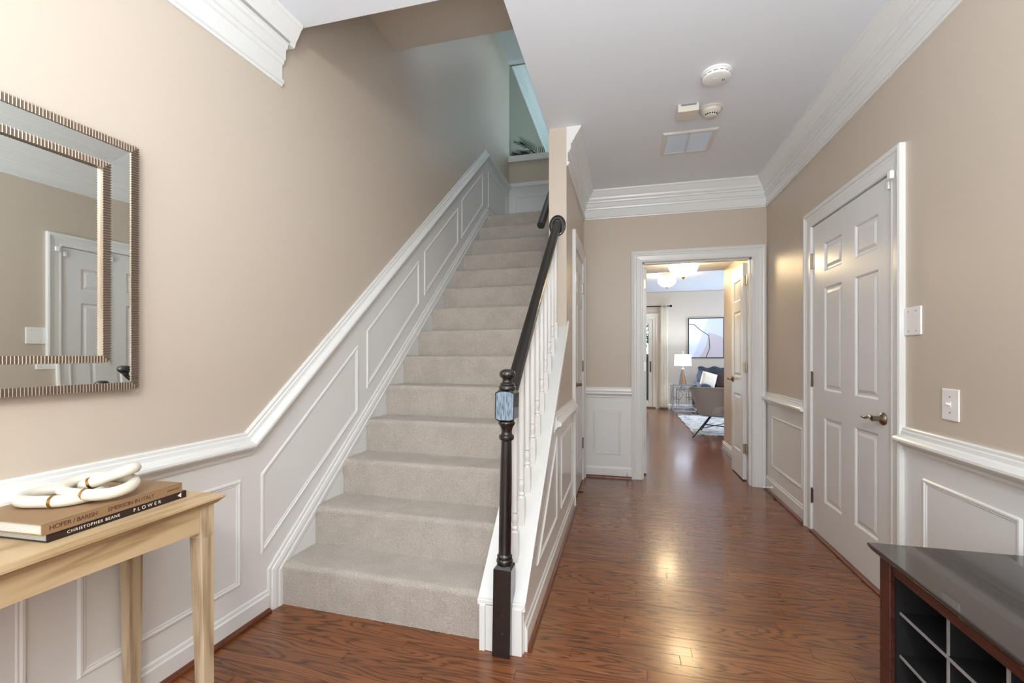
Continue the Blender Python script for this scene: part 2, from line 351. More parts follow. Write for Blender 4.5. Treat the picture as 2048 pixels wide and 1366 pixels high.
# ------------------------------------------------------------------ right wall with door
RH = .255
wr = struct('wall_right', MB().box(XR, XR+.12, -2.5, 2.475, -.05, ZC).box(XR, XR+.12, 3.425, 4.56, -.05, ZC).box(XR, XR+.12, 2.475, 3.425, 2.03, ZC), WALL)
for a, b in ((-2.4, 2.386), (3.516, YB)):
    obj('wainscot', MB().wbox(WR, a, b, 0, .80, 0, .005), TRIM, wr)
    obj('chair_rail', MB().sweep(WR, [(a-(.0 if a < 0 else .012), .852),(b+(.012 if a < 0 else 0), .852)], RAIL, side=-1), TRIM, wr)
    br = struct('baseboard_right', MB().sweep(WR, [(a,.120),(b,.120)], base_prof(.12), side=-1), TRIM)
    obj('shoe_molding', MB().sweep(WR, [(a,.022),(b,.022)], QR, side=-1), SHOE, br)
obj('crown_molding', MB().sweep(WR, [(-2.4,ZC),(YB,ZC)], crown(RH), side=-1), TRIM, wr)
for a, b in ((3.574,4.255), (1.765,2.252), (1.15,1.68), (.5,1.06)): frame_mold(WR, [(a,.222),(b,.222),(b,.656),(a,.656)], wr)

def panel_door(W, k0, k1, z0, z1, panels, parent, th=.035, o1=-.004, name='door_slab'):
    """slab with sunk panel beds, sticking, and raised panels as parts"""
    ks = sorted({k0, k1, *[p[0] for p in panels], *[p[1] for p in panels]}); zs = sorted({z0, z1, *[p[2] for p in panels], *[p[3] for p in panels]})
    m = MB().wbox(W, k0, k1, z0, z1, o1-th, o1-.009)
    cell = lambda a, b, c, d: any(p[0] <= a and b <= p[1] and p[2] <= c and d <= p[3] for p in panels)
    # vertical stiles over the full height, rails between
    for i in range(len(ks)-1):
        run = None
        for j in range(len(zs)-1):
            if not cell(ks[i], ks[i+1], zs[j], zs[j+1]):
                if run is None: run = zs[j]
                if j == len(zs)-2: m.wbox(W, ks[i], ks[i+1], run, zs[j+1], o1-.009, o1)
            elif run is not None: m.wbox(W, ks[i], ks[i+1], run, zs[j], o1-.009, o1); run = None
    s = obj(name, m, DOORP, parent)
    for a, b, c, d in panels:
        t = .014
        q = MB()
        ring = lambda i, o: [W(a+i,c+i,o), W(b-i,c+i,o), W(b-i,d-i,o), W(a+i,d-i,o)]
        vs = ring(0, o1-.0)+ring(.006, o1-.003)+ring(.011, o1-.0085)+ring(.022, o1-.0085)+ring(.040, o1-.0025)
        fs = [(16,17,18,19)]
        for r_ in range(4):
            for e in range(4): fs.append((r_*4+e, r_*4+(e+1)%4, r_*4+4+(e+1)%4, r_*4+4+e))
        q.add(vs, fs)
        obj('panel', q, DOORP, parent, recalc=False)
    return s
def hinge(W, k, z, parent, m=NICKEL, wdt=.022, h=.09, o=0.0, barrel=True):
    q = MB().wbox(W, k-wdt/2, k+wdt/2, z-h/2, z+h/2, o, o+.003)
    if barrel:
        p = Vector(W(k, z-h/2, o+.006)); q.lathe([(.0058,0),(.0058,h)], p, 10).lathe([(.004,-.006),(.0062,-.002),(.0062,0)], p, 10).lathe([(.0062,0),(.0062,.003),(.003,.008)], p+Vector((0,0,h)), 10)
    return obj('hinge', q, m, parent, smooth='auto')
def lever(W, k, z, dirk, parent, m=BRONZE, o=0., L_=.115, name='lever_handle'):
    n = Vector(W(k,z,1))-Vector(W(k,z,0)); c = Vector(W(k,z,o)); al = (Vector(W(k+dirk,z,o))-c).normalized()
    q = MB().lathe([(.0,0),(.031,.0),(.032,.004),(.029,.010),(.020,.016),(.013,.020),(.012,.046),(.014,.05),(.0,.052)], c, 28, n)
    st = c+n*.047; pts = []; rs = []
    for i in range(15):
        t = i/14.; pts.append(st+al*(L_*t)-n*.004*sin(t*pi)+Vector((0,0,.006*sin(t*2*pi)))); rs.append(.0115*(1-.62*t) if i < 14 else .002)
    q.tube(pts, rs, 12)
    return obj(name, q, m, parent, smooth='auto')
d1 = thing('door_1', None, None, (XR, 2.95, 0), kind='structure')
obj('jamb', MB().box(XR, XR+.12, 2.455, 2.482, 0, 2.05).box(XR, XR+.12, 3.418, 3.445, 0, 2.05).box(XR, XR+.12, 2.482, 3.418, 2.028, 2.05), TRIM, d1)
casing(WR, 2.482, 3.42, 2.032, d1)
PN = [(2.612,2.848,.243,.780),(3.0,3.235,.243,.780),(2.612,2.848,.948,1.60),(3.0,3.235,.948,1.60),(2.612,2.848,1.700,1.880),(3.0,3.235,1.700,1.880)]
panel_door(WR, 2.486, 3.413, .012, 2.024, PN, d1, o1=.0)
for z in (.234, 1.012, 1.80): hinge(WR, 3.416, z, d1, DARKHINGE if z < 1.5 else NICKEL)
lever(WR, 2.562, .862, 1, d1, L_=.118)
obj('threshold', MB().box(XR-.025, XR+.03, 2.49, 3.41, 0, .011), SHOE, d1, bevel=.004)

# ------------------------------------------------------------------ back wall with double door
OX0, OX1, OZ = .163, 1.10, 2.05
wb = struct('wall_back', MB().box(-.52, OX0-.02, YB, 4.56, -.05, ZC).box(OX1+.02, XR+.12, YB, 4.56, -.05, ZC).box(OX0-.02, OX1+.02, YB, 4.56, OZ+.02, ZC), WALL)
obj('wainscot', MB().wbox(WBk, XH, .062, 0, .82, 0, .005), TRIM, wb)
obj('chair_rail', MB().sweep(WBk, [(XH,.868),(.062,.868)], RAIL, side=-1), TRIM, wb)
obj('crown_molding', MB().sweep(WBk, [(XH,ZC),(XR,ZC)], crown(RH+.0), side=-1), TRIM, wb)
frame_mold(WBk, [(-.297,.219),(-.036,.219),(-.036,.648),(-.297,.648)], wb)
bb = struct('baseboard_back', MB().sweep(WBk, [(XH,.108),(.062,.108)], base_prof(.108), side=-1), TRIM)
obj('shoe_molding', MB().sweep(WBk, [(XH,.022),(.062,.022)], QR, side=-1), SHOEX, bb)
d3 = thing('door_3', None, None, ((OX0+OX1)/2, YB, 0), kind='structure')
obj('jamb', MB().box(OX0-.02, OX0, YB-.001, 4.58, 0, OZ+.02).box(OX1, OX1+.02, YB-.001, 4.58, 0, OZ+.02).box(OX0, OX1, YB-.001, 4.58, OZ, OZ+.02).box(OX0, OX0+.012, 4.46, 4.50, 0, OZ).box(OX1-.012, OX1, 4.46, 4.50, 0, OZ).box(OX0, OX1, 4.46, 4.50, OZ-.012, OZ), TRIM, d3)
casing(WBk, OX0-.003, OX1+.003, OZ, d3, [(a, b*1.06) for a, b in CASE])
casing(lambda k, z, o: (k, 4.56+o, z), OX0-.003, OX1+.003, OZ, d3, [(a, b*.8) for a, b in CASE])
def Wleaf(k, z, o): return (1.064-o, k, z)
lf = thing('door_leaf', None, None, (1.08, 4.6, 0)); 
for kk in ('label', 'category'): 
    if kk in lf: del lf[kk]
lf['label'] = 'right leaf standing open into the living room'; setp(lf, d3)
panel_door(Wleaf, 4.605, 5.055, .012, 2.035, [(4.69,4.965,.25,.80),(4.69,4.965,.96,1.60),(4.69,4.965,1.70,1.90)], lf)
lever(Wleaf, 4.995, .935, -1, lf, o=-.004, L_=.09)
l2 = thing('door_leaf', None, None, (.18, 4.6, 0))
for kk in ('label', 'category'):
    if kk in l2: del l2[kk]
l2['label'] = 'left leaf seen edge-on'; setp(l2, d3)
panel_door(lambda k, z, o: (.166-o, k, z), 4.605, 5.055, .012, 2.035, [(4.69,4.965,.25,.80),(4.69,4.965,.96,1.60),(4.69,4.965,1.70,1.90)], l2, th=.034)
for z in (.30, 1.06, 1.87):
    obj('hinge', MB().box(1.068, 1.094, 4.596, 4.6045, z-.045, z+.045).box(OX1-.0135, OX1-.012, 4.52, 4.579, z-.045, z+.045).lathe([(.006,0),(.006,.09)], (1.0965, 4.592, z-.045), 10), NICKEL, d3, smooth='auto')
    obj('hinge', MB().box(.170, .196, 4.596, 4.6045, z-.045, z+.045).box(OX0+.012, OX0+.0135, 4.52, 4.579, z-.045, z+.045).lathe([(.006,0),(.006,.09)], (.1665, 4.592, z-.045), 10), NICKEL, d3, smooth='auto')

# ------------------------------------------------------------------ wall between hall and stairs, knee wall under the balusters
CAPZ = lambda y: .2+.8535*(y-1.714)
YC = 3.09
wc = struct('wall_center', MB().box(-.512, XH, YC, 3.53, -.05, ZC).box(-.512, XH, 4.30, 4.56, -.05, ZC).box(-.512, XH, 3.53, 4.30, 2.05, ZC).box(-.512, XH, 4.56, 5.85, -.05, 2.6)
            .box(-.512, XH, 2.87, 4.72, ZC+.001, 5.05), WALL)
kw = obj('knee_wall', MB().prism(lambda k, z, o: (-.556+o, k, z), [(1.716,-.02),(YC,-.02),(YC,CAPZ(YC)-.025),(1.74,CAPZ(1.74)-.03),(1.716,.16)], 0, .166), WALL, wc)
obj('wainscot', MB().prism(WH, [(1.722,0),(3.456,0),(3.456,.80),(2.42,.80),(1.722,CAPZ(1.722)-.03)], 0, .005), TRIM, wc)
obj('stair_skirt', MB().prism(lambda k, z, o: (-.556-o, k, z), [(1.716,0),(YC,0),(YC+2.0,CAPZ(YC+2.0)-.1),(YC+2.0,CAPZ(YC+2.)-.02),(1.74,CAPZ(1.74)-.03),(1.716,.17)], 0, .01), TRIM, wc)
obj('cap_board', MB().prism(lambda k, z, o: (-.572+o, k, z), [(1.706,.178),(1.706,.2),(1.716,.203),(YC,CAPZ(YC)),(YC,CAPZ(YC)-.024),(1.75,CAPZ(1.75)-.03)], 0, .195)
    .prism(lambda k, z, o: (-.39+o, k, z), [(1.706,.17),(1.716,.203),(YC+.04,CAPZ(YC+.04)+.004),(YC+.04,CAPZ(YC+.04)-.04),(1.75,CAPZ(1.75)-.05)], 0, .014), TRIM, wc, bevel=.003)
obj('end_board', MB().box(-.43, -.388, 1.700, 1.722, 0, .182).box(-.562, -.538, 1.700, 1.722, 0, .182).box(-.538, -.43, 1.706, 1.722, 0, .185), TRIM, wc, bevel=.002)
obj('chair_rail', MB().sweep(WH, [(2.50,.842),(3.466,.842)], RAIL, side=-1), TRIM, wc)
frame_mold(WH, [(2.775,.222),(3.357,.222),(3.357,.668),(2.775,.668)], wc)
frame_mold(WH, [(1.99,.222),(2.60,.222),(2.60,.722-.02)], wc)
obj('crown_molding', MB().sweep(WH, [(YC,ZC),(YB,ZC)], crown(RH+.01), side=-1), TRIM, wc)
bc = struct('baseboard_center', MB().sweep(WH, [(1.735,.112),(3.46,.112)], base_prof(.112), side=-1), TRIM)
obj('shoe_molding', MB().sweep(WH, [(1.735,.022),(3.46,.022)], QR, side=-1), SHOE, bc)
d2 = thing('door_2', None, None, (XH, 3.9, 0), kind='structure')
obj('jamb', MB().box(-.512, XH, 3.53, 3.552, 0, 2.05).box(-.512, XH, 4.278, 4.30, 0, 2.05).box(-.512, XH, 3.552, 4.278, 2.035, 2.05), TRIM, d2)
casing(WH, 3.548, 4.283, 2.04, d2)
panel_door(WH, 3.555, 4.276, .012, 2.032, [(3.655,3.845,.243,.78),(3.985,4.175,.243,.78),(3.655,3.845,.948,1.6),(3.985,4.175,.948,1.6),(3.655,3.845,1.70,1.88),(3.985,4.175,1.70,1.88)], d2, o1=0)
for z in (.345, 1.07, 1.80): hinge(WH, 4.279, z, d2, DARKHINGE if z < 1.5 else NICKEL)
lever(WH, 3.625, .935, 1, d2, L_=.10)

# ------------------------------------------------------------------ landing, pony wall, upstairs room
pw = struct('wall_landing', MB().box(-1.62, .35, YP, 5.85, 2.60, 3.695), WALL)
obj('wainscot', MB().wbox(WPn, -1.52, .3, 2.72, 3.38, 0, .005), TRIM, pw)
obj('chair_rail', MB().sweep(WPn, [(-1.52,3.425),(.3,3.425)], RAIL, side=-1), TRIM, pw)
frame_mold(WPn, [(-1.38,2.85),(-.62,2.85),(-.62,3.245),(-1.38,3.245)], pw)
obj('sill_cap', MB().box(-1.515, .35, 5.695, 5.885, 3.697, 3.775), TRIM, pw, bevel=.004)
struct('wall_landing_right', MB().box(.3, .4, 4.6, 5.85, 2.6, 5.05).box(-.39, .4, 4.62, 4.72, 2.75, 5.05), WALL)
UPW = mat('upstairs_wall_grey', (136, 130, 114), .5)  # darker and greyer than the beige of the other walls
wu = struct('wall_upstairs_left', MB().box(-1.62, -1.50, 5.80, 10.6, 3.05, 5.36).box(-1.62, 2.2, 9.6, 9.7, 3.05, 5.36).box(2.0, 2.12, 5.85, 9.7, 3.05, 5.36).box(.35, 2.1, 5.73, 5.85, 2.9, 5.36), UPW)
obj('crown_molding', MB().sweep(WX(-1.50) if False else (lambda k, z, o: (-1.50+o, k, z)), [(5.84,5.36),(9.6,5.36)], crown(.27), side=-1), TRIM, wu)
struct('wall_stair_head', MB().box(-1.7, -.39, 1.78, 1.85, 3.3, 5.05).box(-1.7,.4,5.85,5.86,5.05,5.4), WALL)

# ------------------------------------------------------------------ staircase
RISE, RUN = .1945, .2285
st = thing('staircase', 'straight flight of light grey carpeted stairs rising beside the left wall', 'staircase', WL(0.1, 0, .5))
def step_mesh(n, length=None):
    k0 = .004+RUN*(n-1); z0, z1 = RISE*(n-1)-.01, RISE*n; R = .030; q = MB(); NX = 120
    k1 = k0+RUN+.02 if length is None else k0+length
    prof = [(k0+.004, z0)]+[(k0+.004-.004*t, z0+(z1-R-z0)*t) for t in (.15,.3,.45,.6,.75,.9)]
    prof += [(k0+R-R*cos(a)-.004*sin(a), z1-R+R*sin(a)) for a in [i*pi/2/7 for i in range(8)]]
    m = 12 if length is None else 40
    prof += [(k0+R+(k1-k0-R)*(i+1)/m, z1-(.004 if 0 < i < m-1 else 0)*0) for i in range(m)]
    nP = len(prof); vs = []; fs = []
    for i in range(NX+1):
        for j, (k, z) in enumerate(prof):
            xe = -.566 if length is None else .30
            oe = (xe-LP.x-LD.x*k)/LN.x; o = .021+(oe-.021)*i/NX
            d = random.gauss(0, .0011); p = WL(k-d*(1 if j < 10 else 0), z+d*(1 if j >= 9 else 0), o)
            vs.append(p)
    for i in range(NX):
        for j in range(nP-1): fs.append((i*nP+j, i*nP+j+1, (i+1)*nP+j+1, (i+1)*nP+j))
    q.add(vs, fs); return q
for n in range(1, 14): obj('carpeted_step', step_mesh(n), CARP, st, smooth=True)
# the last riser with the landing
obj('landing', step_mesh(14, 1.0).prism(WL, [(3.0,2.56),(3.96,2.56),(3.96,2.715),(3.0,2.715)], .02, 1.85), CARP, st, smooth='auto')
obj('stair_carcass', MB().prism(WL, [(.03,0),(3.0,0),(3.0,2.70),(2.99,2.52),(.26,.18)], .02, .95), GAP, st)

# ------------------------------------------------------------------ railing
rl = thing('stair_railing', 'black newel post and handrail with white turned balusters on the open side of the stairs', 'railing', (-.45, 1.71, 0))
NT = Matrix.Translation((-.4655, 1.712, 0)) @ Matrix.Rotation(.0158, 4, 'Y')
def newel():
    q = MB(); a = .036
    def blk(z0, z1, a, ch=.012):
        q.add([(-a+0,-a,z0),(a,-a,z0),(a,a,z0),(-a,a,z0),(-a,-a,z1-ch),(a,-a,z1-ch),(a,a,z1-ch),(-a,a,z1-ch),(-a+ch*.9,-a+ch*.9,z1),(a-ch*.9,-a+ch*.9,z1),(a-ch*.9,a-ch*.9,z1),(-a+ch*.9,a-ch*.9,z1)],
              [(0,3,2,1),(0,1,5,4),(1,2,6,5),(2,3,7,6),(3,0,4,7),(4,5,9,8),(5,6,10,9),(6,7,11,10),(7,4,8,11),(8,9,10,11)])
    blk(.002, .352, .0355)
    q.lathe([(.026,.345),(.030,.352),(.0325,.360),(.0325,.366),(.030,.372),(.027,.374),(.030,.378),(.030,.384),(.026,.388),(.0245,.395),(.0250,.45),(.0245,.60),(.0225,.75),(.0205,.835),(.0245,.838),(.0290,.843),(.0300,.850),(.0290,.857),(.0225,.861),(.0205,.868),(.022,.880),(.027,.893),(.0315,.899),(.0335,.903),(.0335,.909),(.031,.913),(.028,.915)], (0,0,0), 32)
    return q
nq = newel()
def blk2(q):
    a = .0385; c_ = .013; z0, z1 = .913, 1.037
    q.add([(-a+c_,-a+c_,z0),(a-c_,-a+c_,z0),(a-c_,a-c_,z0),(-a+c_,a-c_,z0),(-a,-a,z0+c_),(a,-a,z0+c_),(a,a,z0+c_),(-a,a,z0+c_),(-a,-a,z1-c_),(a,-a,z1-c_),(a,a,z1-c_),(-a,a,z1-c_),(-a+c_,-a+c_,z1),(a-c_,-a+c_,z1),(a-c_,a-c_,z1),(-a+c_,a-c_,z1)],
          [(0,3,2,1),(12,13,14,15)]+[(i*4+j, i*4+(j+1)%4, i*4+4+(j+1)%4, i*4+4+j) for i in range(3) for j in range(4)])
    q.lathe([(.027,1.034),(.0335,1.038),(.0345,1.044),(.032,1.050),(.028,1.053),(.0295,1.057),(.027,1.061),(.0205,1.066),(.0190,1.073),(.0215,1.080),(.028,1.084),(.0315,1.090),(.0325,1.098),(.030,1.106),(.024,1.112),(.014,1.116),(0,1.117)], (0,0,0), 32)
blk2(nq)
nq.v = [tuple(NT@Vector(v)) for v in nq.v]
nw = obj('newel_post', nq, BLACK, rl, smooth='auto', label='black turned newel post')
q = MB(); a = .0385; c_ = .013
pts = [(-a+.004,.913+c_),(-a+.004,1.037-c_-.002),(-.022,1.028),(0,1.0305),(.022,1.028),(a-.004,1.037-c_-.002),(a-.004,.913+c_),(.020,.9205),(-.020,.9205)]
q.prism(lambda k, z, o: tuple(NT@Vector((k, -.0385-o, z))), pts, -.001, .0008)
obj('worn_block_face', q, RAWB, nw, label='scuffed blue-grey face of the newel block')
obj('screw_hole', MB().lathe([(.0,0),(.0055,0),(.0055,.001),(0,.001)], NT@Vector((.002,-.0355,.165)), 12, (0,-1,0)), DARKHOLE, nw)
obj('screw_head', MB().lathe([(0,0),(.008,0),(.007,.002),(0,.003)], NT@Vector((.003,-.0355,.092)), 14, (0,-1,0)), BLACK, nw)
R0, R1 = Vector((-.452, 1.745, .985)), Vector((-.452, YC-.018, 2.068))
HR = [(a*.88, b*.9) for a, b in [(-.030,-.006),(-.031,.006),(-.028,.018),(-.018,.026),(0,.029),(.018,.026),(.028,.018),(.031,.006),(.030,-.006),(.022,-.012),(.020,-.024),(-.020,-.024),(-.022,-.012)]]
obj('handrail', MB().extr(R0, R1, HR, (1,0,0)), BLACKRAIL, rl, smooth='auto', label='black handrail')
rq = MB().lathe([(0,0),(.056,0),(.058,.004),(.054,.010),(.048,.012),(.046,.016),(.034,.016),(.030,.012),(0,.012)], (-.452, YC, 2.066), 36, (0,-1,0)).lathe([(0,0),(.004,0),(.003,.004),(0,.004)], (-.452,YC-.016,2.106), 10, (0,-1,0))
rq.v = [(v[0], v[1], 2.066+(v[2]-2.066)*1.26) for v in rq.v]
obj('rosette', rq, BLACK, rl, smooth='auto', label='black oval wall rosette at the top of the handrail')
bq = MB()
b_ = .0165
bq.hexa([(-b_,-b_,-.20),(b_,-b_,-.20),(b_,b_,-.20),(-b_,b_,-.20),(-b_,-b_,-.022),(b_,-b_,-.022),(b_,b_,-.022),(-b_,b_,-.022)])
bq.lathe([(.0165,-.024),(.0115,-.016),(.0115,-.012),(.0150,-.009),(.0160,-.005),(.0145,0),(.0105,.004),(.0100,.010),(.0125,.020),(.0145,.034),(.0135,.046),(.0105,.058),(.0100,.062),(.0135,.065),(.0145,.069),(.0130,.073),(.0115,.078),(.0130,.12),(.0140,.25),(.0130,.40),(.0115,.60),(.0110,.64)], (0,0,0), 16)
b0 = obj('baluster', bq, TRIM, None, smooth='auto'); BME = b0.data; bpy.data.objects.remove(b0)
for i in range(10):
    yy = 1.848+.1265*i; zr = .448+.1065*i+.014
    zt = R0.z+(R1.z-R0.z)*(yy-R0.y)/(R1.y-R0.y)-.02
    o = bpy.data.objects.new('baluster', BME); C.objects.link(o); o.location = (-.452, yy, zr-.015); o.scale = (1, 1, (zt-zr+.015)/.64); setp(o, rl)
    # bottom block rests in the cap board
hr2 = thing('wall_handrail', 'short black handrail fixed to the stair side of the centre wall near the top step', 'handrail', (-.57, 3.1, 2.1))
obj('rail', MB().extr((-.575, 3.13, 2.085), (-.575, 4.6, 3.335), HR, (1,0,0)), BLACKRAIL, hr2, smooth='auto')
for yy in (3.5, 4.3): obj('bracket', MB().tube([(-.512,yy,2.085+.8503*(yy-3.13)-.09),(-.56,yy,2.085+.8503*(yy-3.13)-.08),(-.575,yy,2.085+.8503*(yy-3.13)-.02)], .007), BRONZE, hr2)

# ------------------------------------------------------------------ console table
tb = thing('console_table', 'light natural wood console table with tapered legs against the left wall', 'table', (-1.41, .62, 0))
TX0, TX1, TY0, TY1, TZ = -1.592, -1.229, .05, 1.165, .73
obj('tabletop', MB().hexa([(TX0,TY0+.012,TZ-.022),(TX1-.016,TY0+.012,TZ-.022),(TX1-.016,TY1-.016,TZ-.022),(TX0,TY1-.016,TZ-.022),(TX0,TY0,TZ-.006),(TX1,TY0,TZ-.006),(TX1,TY1,TZ-.006),(TX0,TY1,TZ-.006)]).box(TX0,TX1,TY0,TY1,TZ-.006,TZ), PINEY, tb)
a = .045
def leg(x0, x1, y0, y1, sx, sy):
    t = .013; z1 = TZ-.022; zm = TZ-.12
    m = MB(); m.box(x0, x1, y0, y1, zm, z1)
    X0, X1 = (x0+t, x1) if sx > 0 else (x0, x1-t); Y0, Y1 = (y0+t, y1) if sy > 0 else (y0, y1-t)
    m.hexa([(X0,Y0,0),(X1,Y0,0),(X1,Y1,0),(X0,Y1,0),(x0,y0,zm),(x1,y0,zm),(x1,y1,zm),(x0,y1,zm)])
    obj('leg', m, PINEZ, tb, bevel=.0015)
lx0, lx1, ly0, ly1 = TX0+.008, TX1-.022, TY0+.022, TY1-.022
leg(lx1-a, lx1, ly1-a, ly1, 1, 1); leg(lx0, lx0+a, ly1-a, ly1, -1, 1); leg(lx1-a, lx1, ly0, ly0+a, 1, -1); leg(lx0, lx0+a, ly0, ly0+a, -1, -1)
def apronpoly(a0, a1):
    n = 14; return [(a0,TZ-.022)]+[(a0+(a1-a0)*i/n, TZ-.102+.016*sin(pi*i/n)) for i in range(n+1)]+[(a1,TZ-.022)]
obj('apron', MB().prism(lambda k, z, o: (lx1-.006-o, k, z), apronpoly(ly0+a, ly1-a), 0, .018), PINEY, tb)
obj('apron', MB().prism(lambda k, z, o: (lx0+.006+o, k, z), apronpoly(ly0+a, ly1-a), 0, .018), PINEY, tb)
for yy in (ly0+.006, ly1-.024): obj('apron', MB().prism(lambda k, z, o: (k, yy+o, z), apronpoly(lx0+a, lx1-a), 0, .018), PINEX, tb)

# books
def text_on(body, size, loc, rot, m, parent, name='title', sx=1., spacing=1., font_shear=0.):
    cu = bpy.data.curves.new(name, 'FONT'); cu.resolution_u = 3; cu.body = body; cu.size = size; cu.align_x = 'LEFT'; cu.align_y = 'CENTER'; cu.extrude = .0002; cu.space_character = spacing
    cu.materials.append(m); tmp = bpy.data.objects.new(name, cu); me = bpy.data.meshes.new_from_object(tmp); bpy.data.objects.remove(tmp); bpy.data.curves.remove(cu); o = bpy.data.objects.new(name, me); C.objects.link(o); o.location = loc; o.rotation_euler = rot; o.scale = (sx,1,1); setp(o, parent); return o
def book(name, label, x1, y0, wd, ln, z0, z1, rot, cover, tx, page_inset=.004):
    t = thing(name, label, 'book', (x1, y0, z0), group='books on the console table')
    Mx = Matrix.Translation((x1, y0, z0)) @ Matrix.Rotation(rot, 4, 'Z'); h = z1-z0
    q = MB().box(-wd,0,0,ln,0,.0026).box(-wd,0,0,ln,h-.0026,h).box(-.003,0,0,ln,.0026,h-.0026)
    q.v = [tuple(Mx@Vector(v)) for v in q.v]; obj('cover', q, cover, t, bevel=.0008)
    q = MB().box(-wd+page_inset,-.003,page_inset,ln-page_inset,.0026,h-.0026)
    q.v = [tuple(Mx@Vector(v)) for v in q.v]; obj('page_block', q, PAGE, t)
    for body, size, yo, m, sx, sp in tx:
        p = Mx@Vector((.0004, yo, h/2)); text_on(body, size, p, (pi/2, 0, pi/2+rot), m, t, sx=sx, spacing=sp)
    return t
book('book', 'dark brown art book with white spine lettering lying under the tan book', -1.314, .757, .262, .356, TZ, .751, .032, BLKB,
     [('CHRISTOPHER BEANE', .0105, .040, INKW, 1.0, 1.22), ('FLOWER', .0135, .196, INKW, 1.0, 1.75), ('\u25C0', .016, .325, INKW, 1, 1)])
book('book', 'tan cloth art book on top of the dark book under the white chain', -1.308, .744, .27, .354, .751, .779, .045, TANB,
     [('HOFER / BARISH', .0155, .014, INKD, 1.0, .92), ('EMERSON IN ITALY', .0155, .142, INKD, 1.0, .92), ('HENRY HOLT', .0065, .306, INKD, 1.0, 1.)])
# chain sculpture
sc_ = thing('chain_sculpture', 'white ceramic three-link chain with brass bands lying on the tan book', 'sculpture', (-1.47, .93, .78))
RV = Vector((cos(TH), sin(TH), 0)); FV = Vector((-sin(TH), cos(TH), 0))
def chain_link(c, ax, ay, L_, Wd, r, bands):
    c = Vector(c); ax = Vector(ax).normalized(); ay = Vector(ay); ay = (ay-ax*ay.dot(ax)).normalized(); pts = []
    R = Wd/2-r; S_ = L_/2-r-R
    for i in range(17): a = -pi/2+pi*i/16; pts.append(c+ax*(S_+R*cos(a))+ay*(R*sin(a)))
    for i in range(5): pts.append(c+ax*(S_-2*S_*(i+1)/6)+ay*R)
    for i in range(17): a = pi/2+pi*i/16; pts.append(c+ax*(-S_+R*cos(a))+ay*(R*sin(a)))
    for i in range(5): pts.append(c+ax*(-S_+2*S_*(i+1)/6)-ay*R)
    lk = obj('link', MB().tube(pts, r, 16, closed=True), SCULPT, sc_, smooth=True)
    for sgn, f in bands:
        p = c+ax*(S_*f)+ay*R*sgn
        obj('band', MB().tube([p-ax*.004, p-ax*.0035, p+ax*.0035, p+ax*.004], [r*.9, r*1.05, r*1.05, r*.9], 16), BRASS, lk, smooth='auto')
    return lk
chain_link((-1.466, .878, .7965), RV+FV*.06, FV, .200, .150, .0150, [(-1, 1.25), (1, .7)])
chain_link((-1.402, .924, .813), RV+FV*.02+Vector((0,0,-.08)), FV+Vector((0,0,.14)), .186, .142, .0150, [(-1, .5)])
chain_link((-1.392, .944, .834), RV+FV*.2+Vector((0,0,.36)), (-.81,.55,-.2), .150, .078, .0150, [(-1, -.9)])

# ------------------------------------------------------------------ wall mirror
KR, KL, MZ0, MZ1 = -.634, -1.30, 1.061, 1.860
mi = thing('wall_mirror', 'large wall mirror with two ribbed champagne metal frames hanging above the console table', 'mirror', WL((KR+KL)/2, MZ0, 0))
def ribbed(inset, wd, o0, o1, pitch, name):
    a, b, c, d = KL+inset, KR-inset, MZ0+inset, MZ1-inset
    q = MB().sweep(WL, [(a,c),(b,c),(b,d),(a,d)], [(o0,0),(o1,0),(o1,wd),(o0,wd)], side=1, closed=True)
    hw = pitch*.33
    def rib(k0, z0, k1, z1, tk, tz): # across the bar
        vs = []
        for kk, zz in ((k0,z0),(k1,z1)):
            for s_, oo in ((-1,o1-.0005),(-.7,o1+.0022),(0,o1+.0032),(.7,o1+.0022),(1,o1-.0005)): vs.append(WL(kk+tk*hw*s_, zz+tz*hw*s_, oo))
        q.add(vs, [(0,1,6,5),(1,2,7,6),(2,3,8,7),(3,4,9,8),(0,5,9,4),(0,4,3,2,1),(5,6,7,8,9)])
        # outer flank of the rib
    n = int((b-a)/pitch)
    for i in range(n):
        k = a+(i+.5)*(b-a)/n; e = min(wd, k-a, b-k); rib(k, c-.002, k, c+e, 1, 0); rib(k, d+.002, k, d-e, 1, 0)
    n = int((d-c)/pitch)
    for i in range(n):
        z = c+(i+.5)*(d-c)/n; e = min(wd, z-c, d-z); rib(b+.002, z, b-e, z, 0, 1); rib(a-.002, z, a+e, z, 0, 1)
    return obj(name, q, FRAMEM, mi)
ribbed(0, .022, .0, .030, .0079, 'outer_frame'); ribbed(.088, .020, .0, .038, .0079, 'inner_frame')
i0, i1 = .021, .089
ks = [(KL,MZ0),(KR,MZ0),(KR,MZ1),(KL,MZ1)]
ins = lambda i, t: (ks[i][0]+(t if i in (0,3) else -t), ks[i][1]+(t if i < 2 else -t))
for i in range(4):
    j = (i+1)%4; A, B_, C_, D_ = ins(i,i0), ins(j,i0), ins(j,i1), ins(i,i1); oa, ob = .0280, .0256
    obj('bevelled_strip', MB().add([WL(*A,oa),WL(*B_,oa),WL(*C_,ob),WL(*D_,ob),WL(*A,.005),WL(*B_,.005),WL(*C_,.005),WL(*D_,.005)], [(0,1,2,3),(7,6,5,4),(0,4,5,1),(1,5,6,2),(2,6,7,3),(3,7,4,0)]), MIRROR, mi)
t = .106
A_, B_2, C_2, D_2 = (KL+t, MZ0+t), (KR-t, MZ0+t), (KR-t, MZ1-t), (KL+t, MZ1-t)
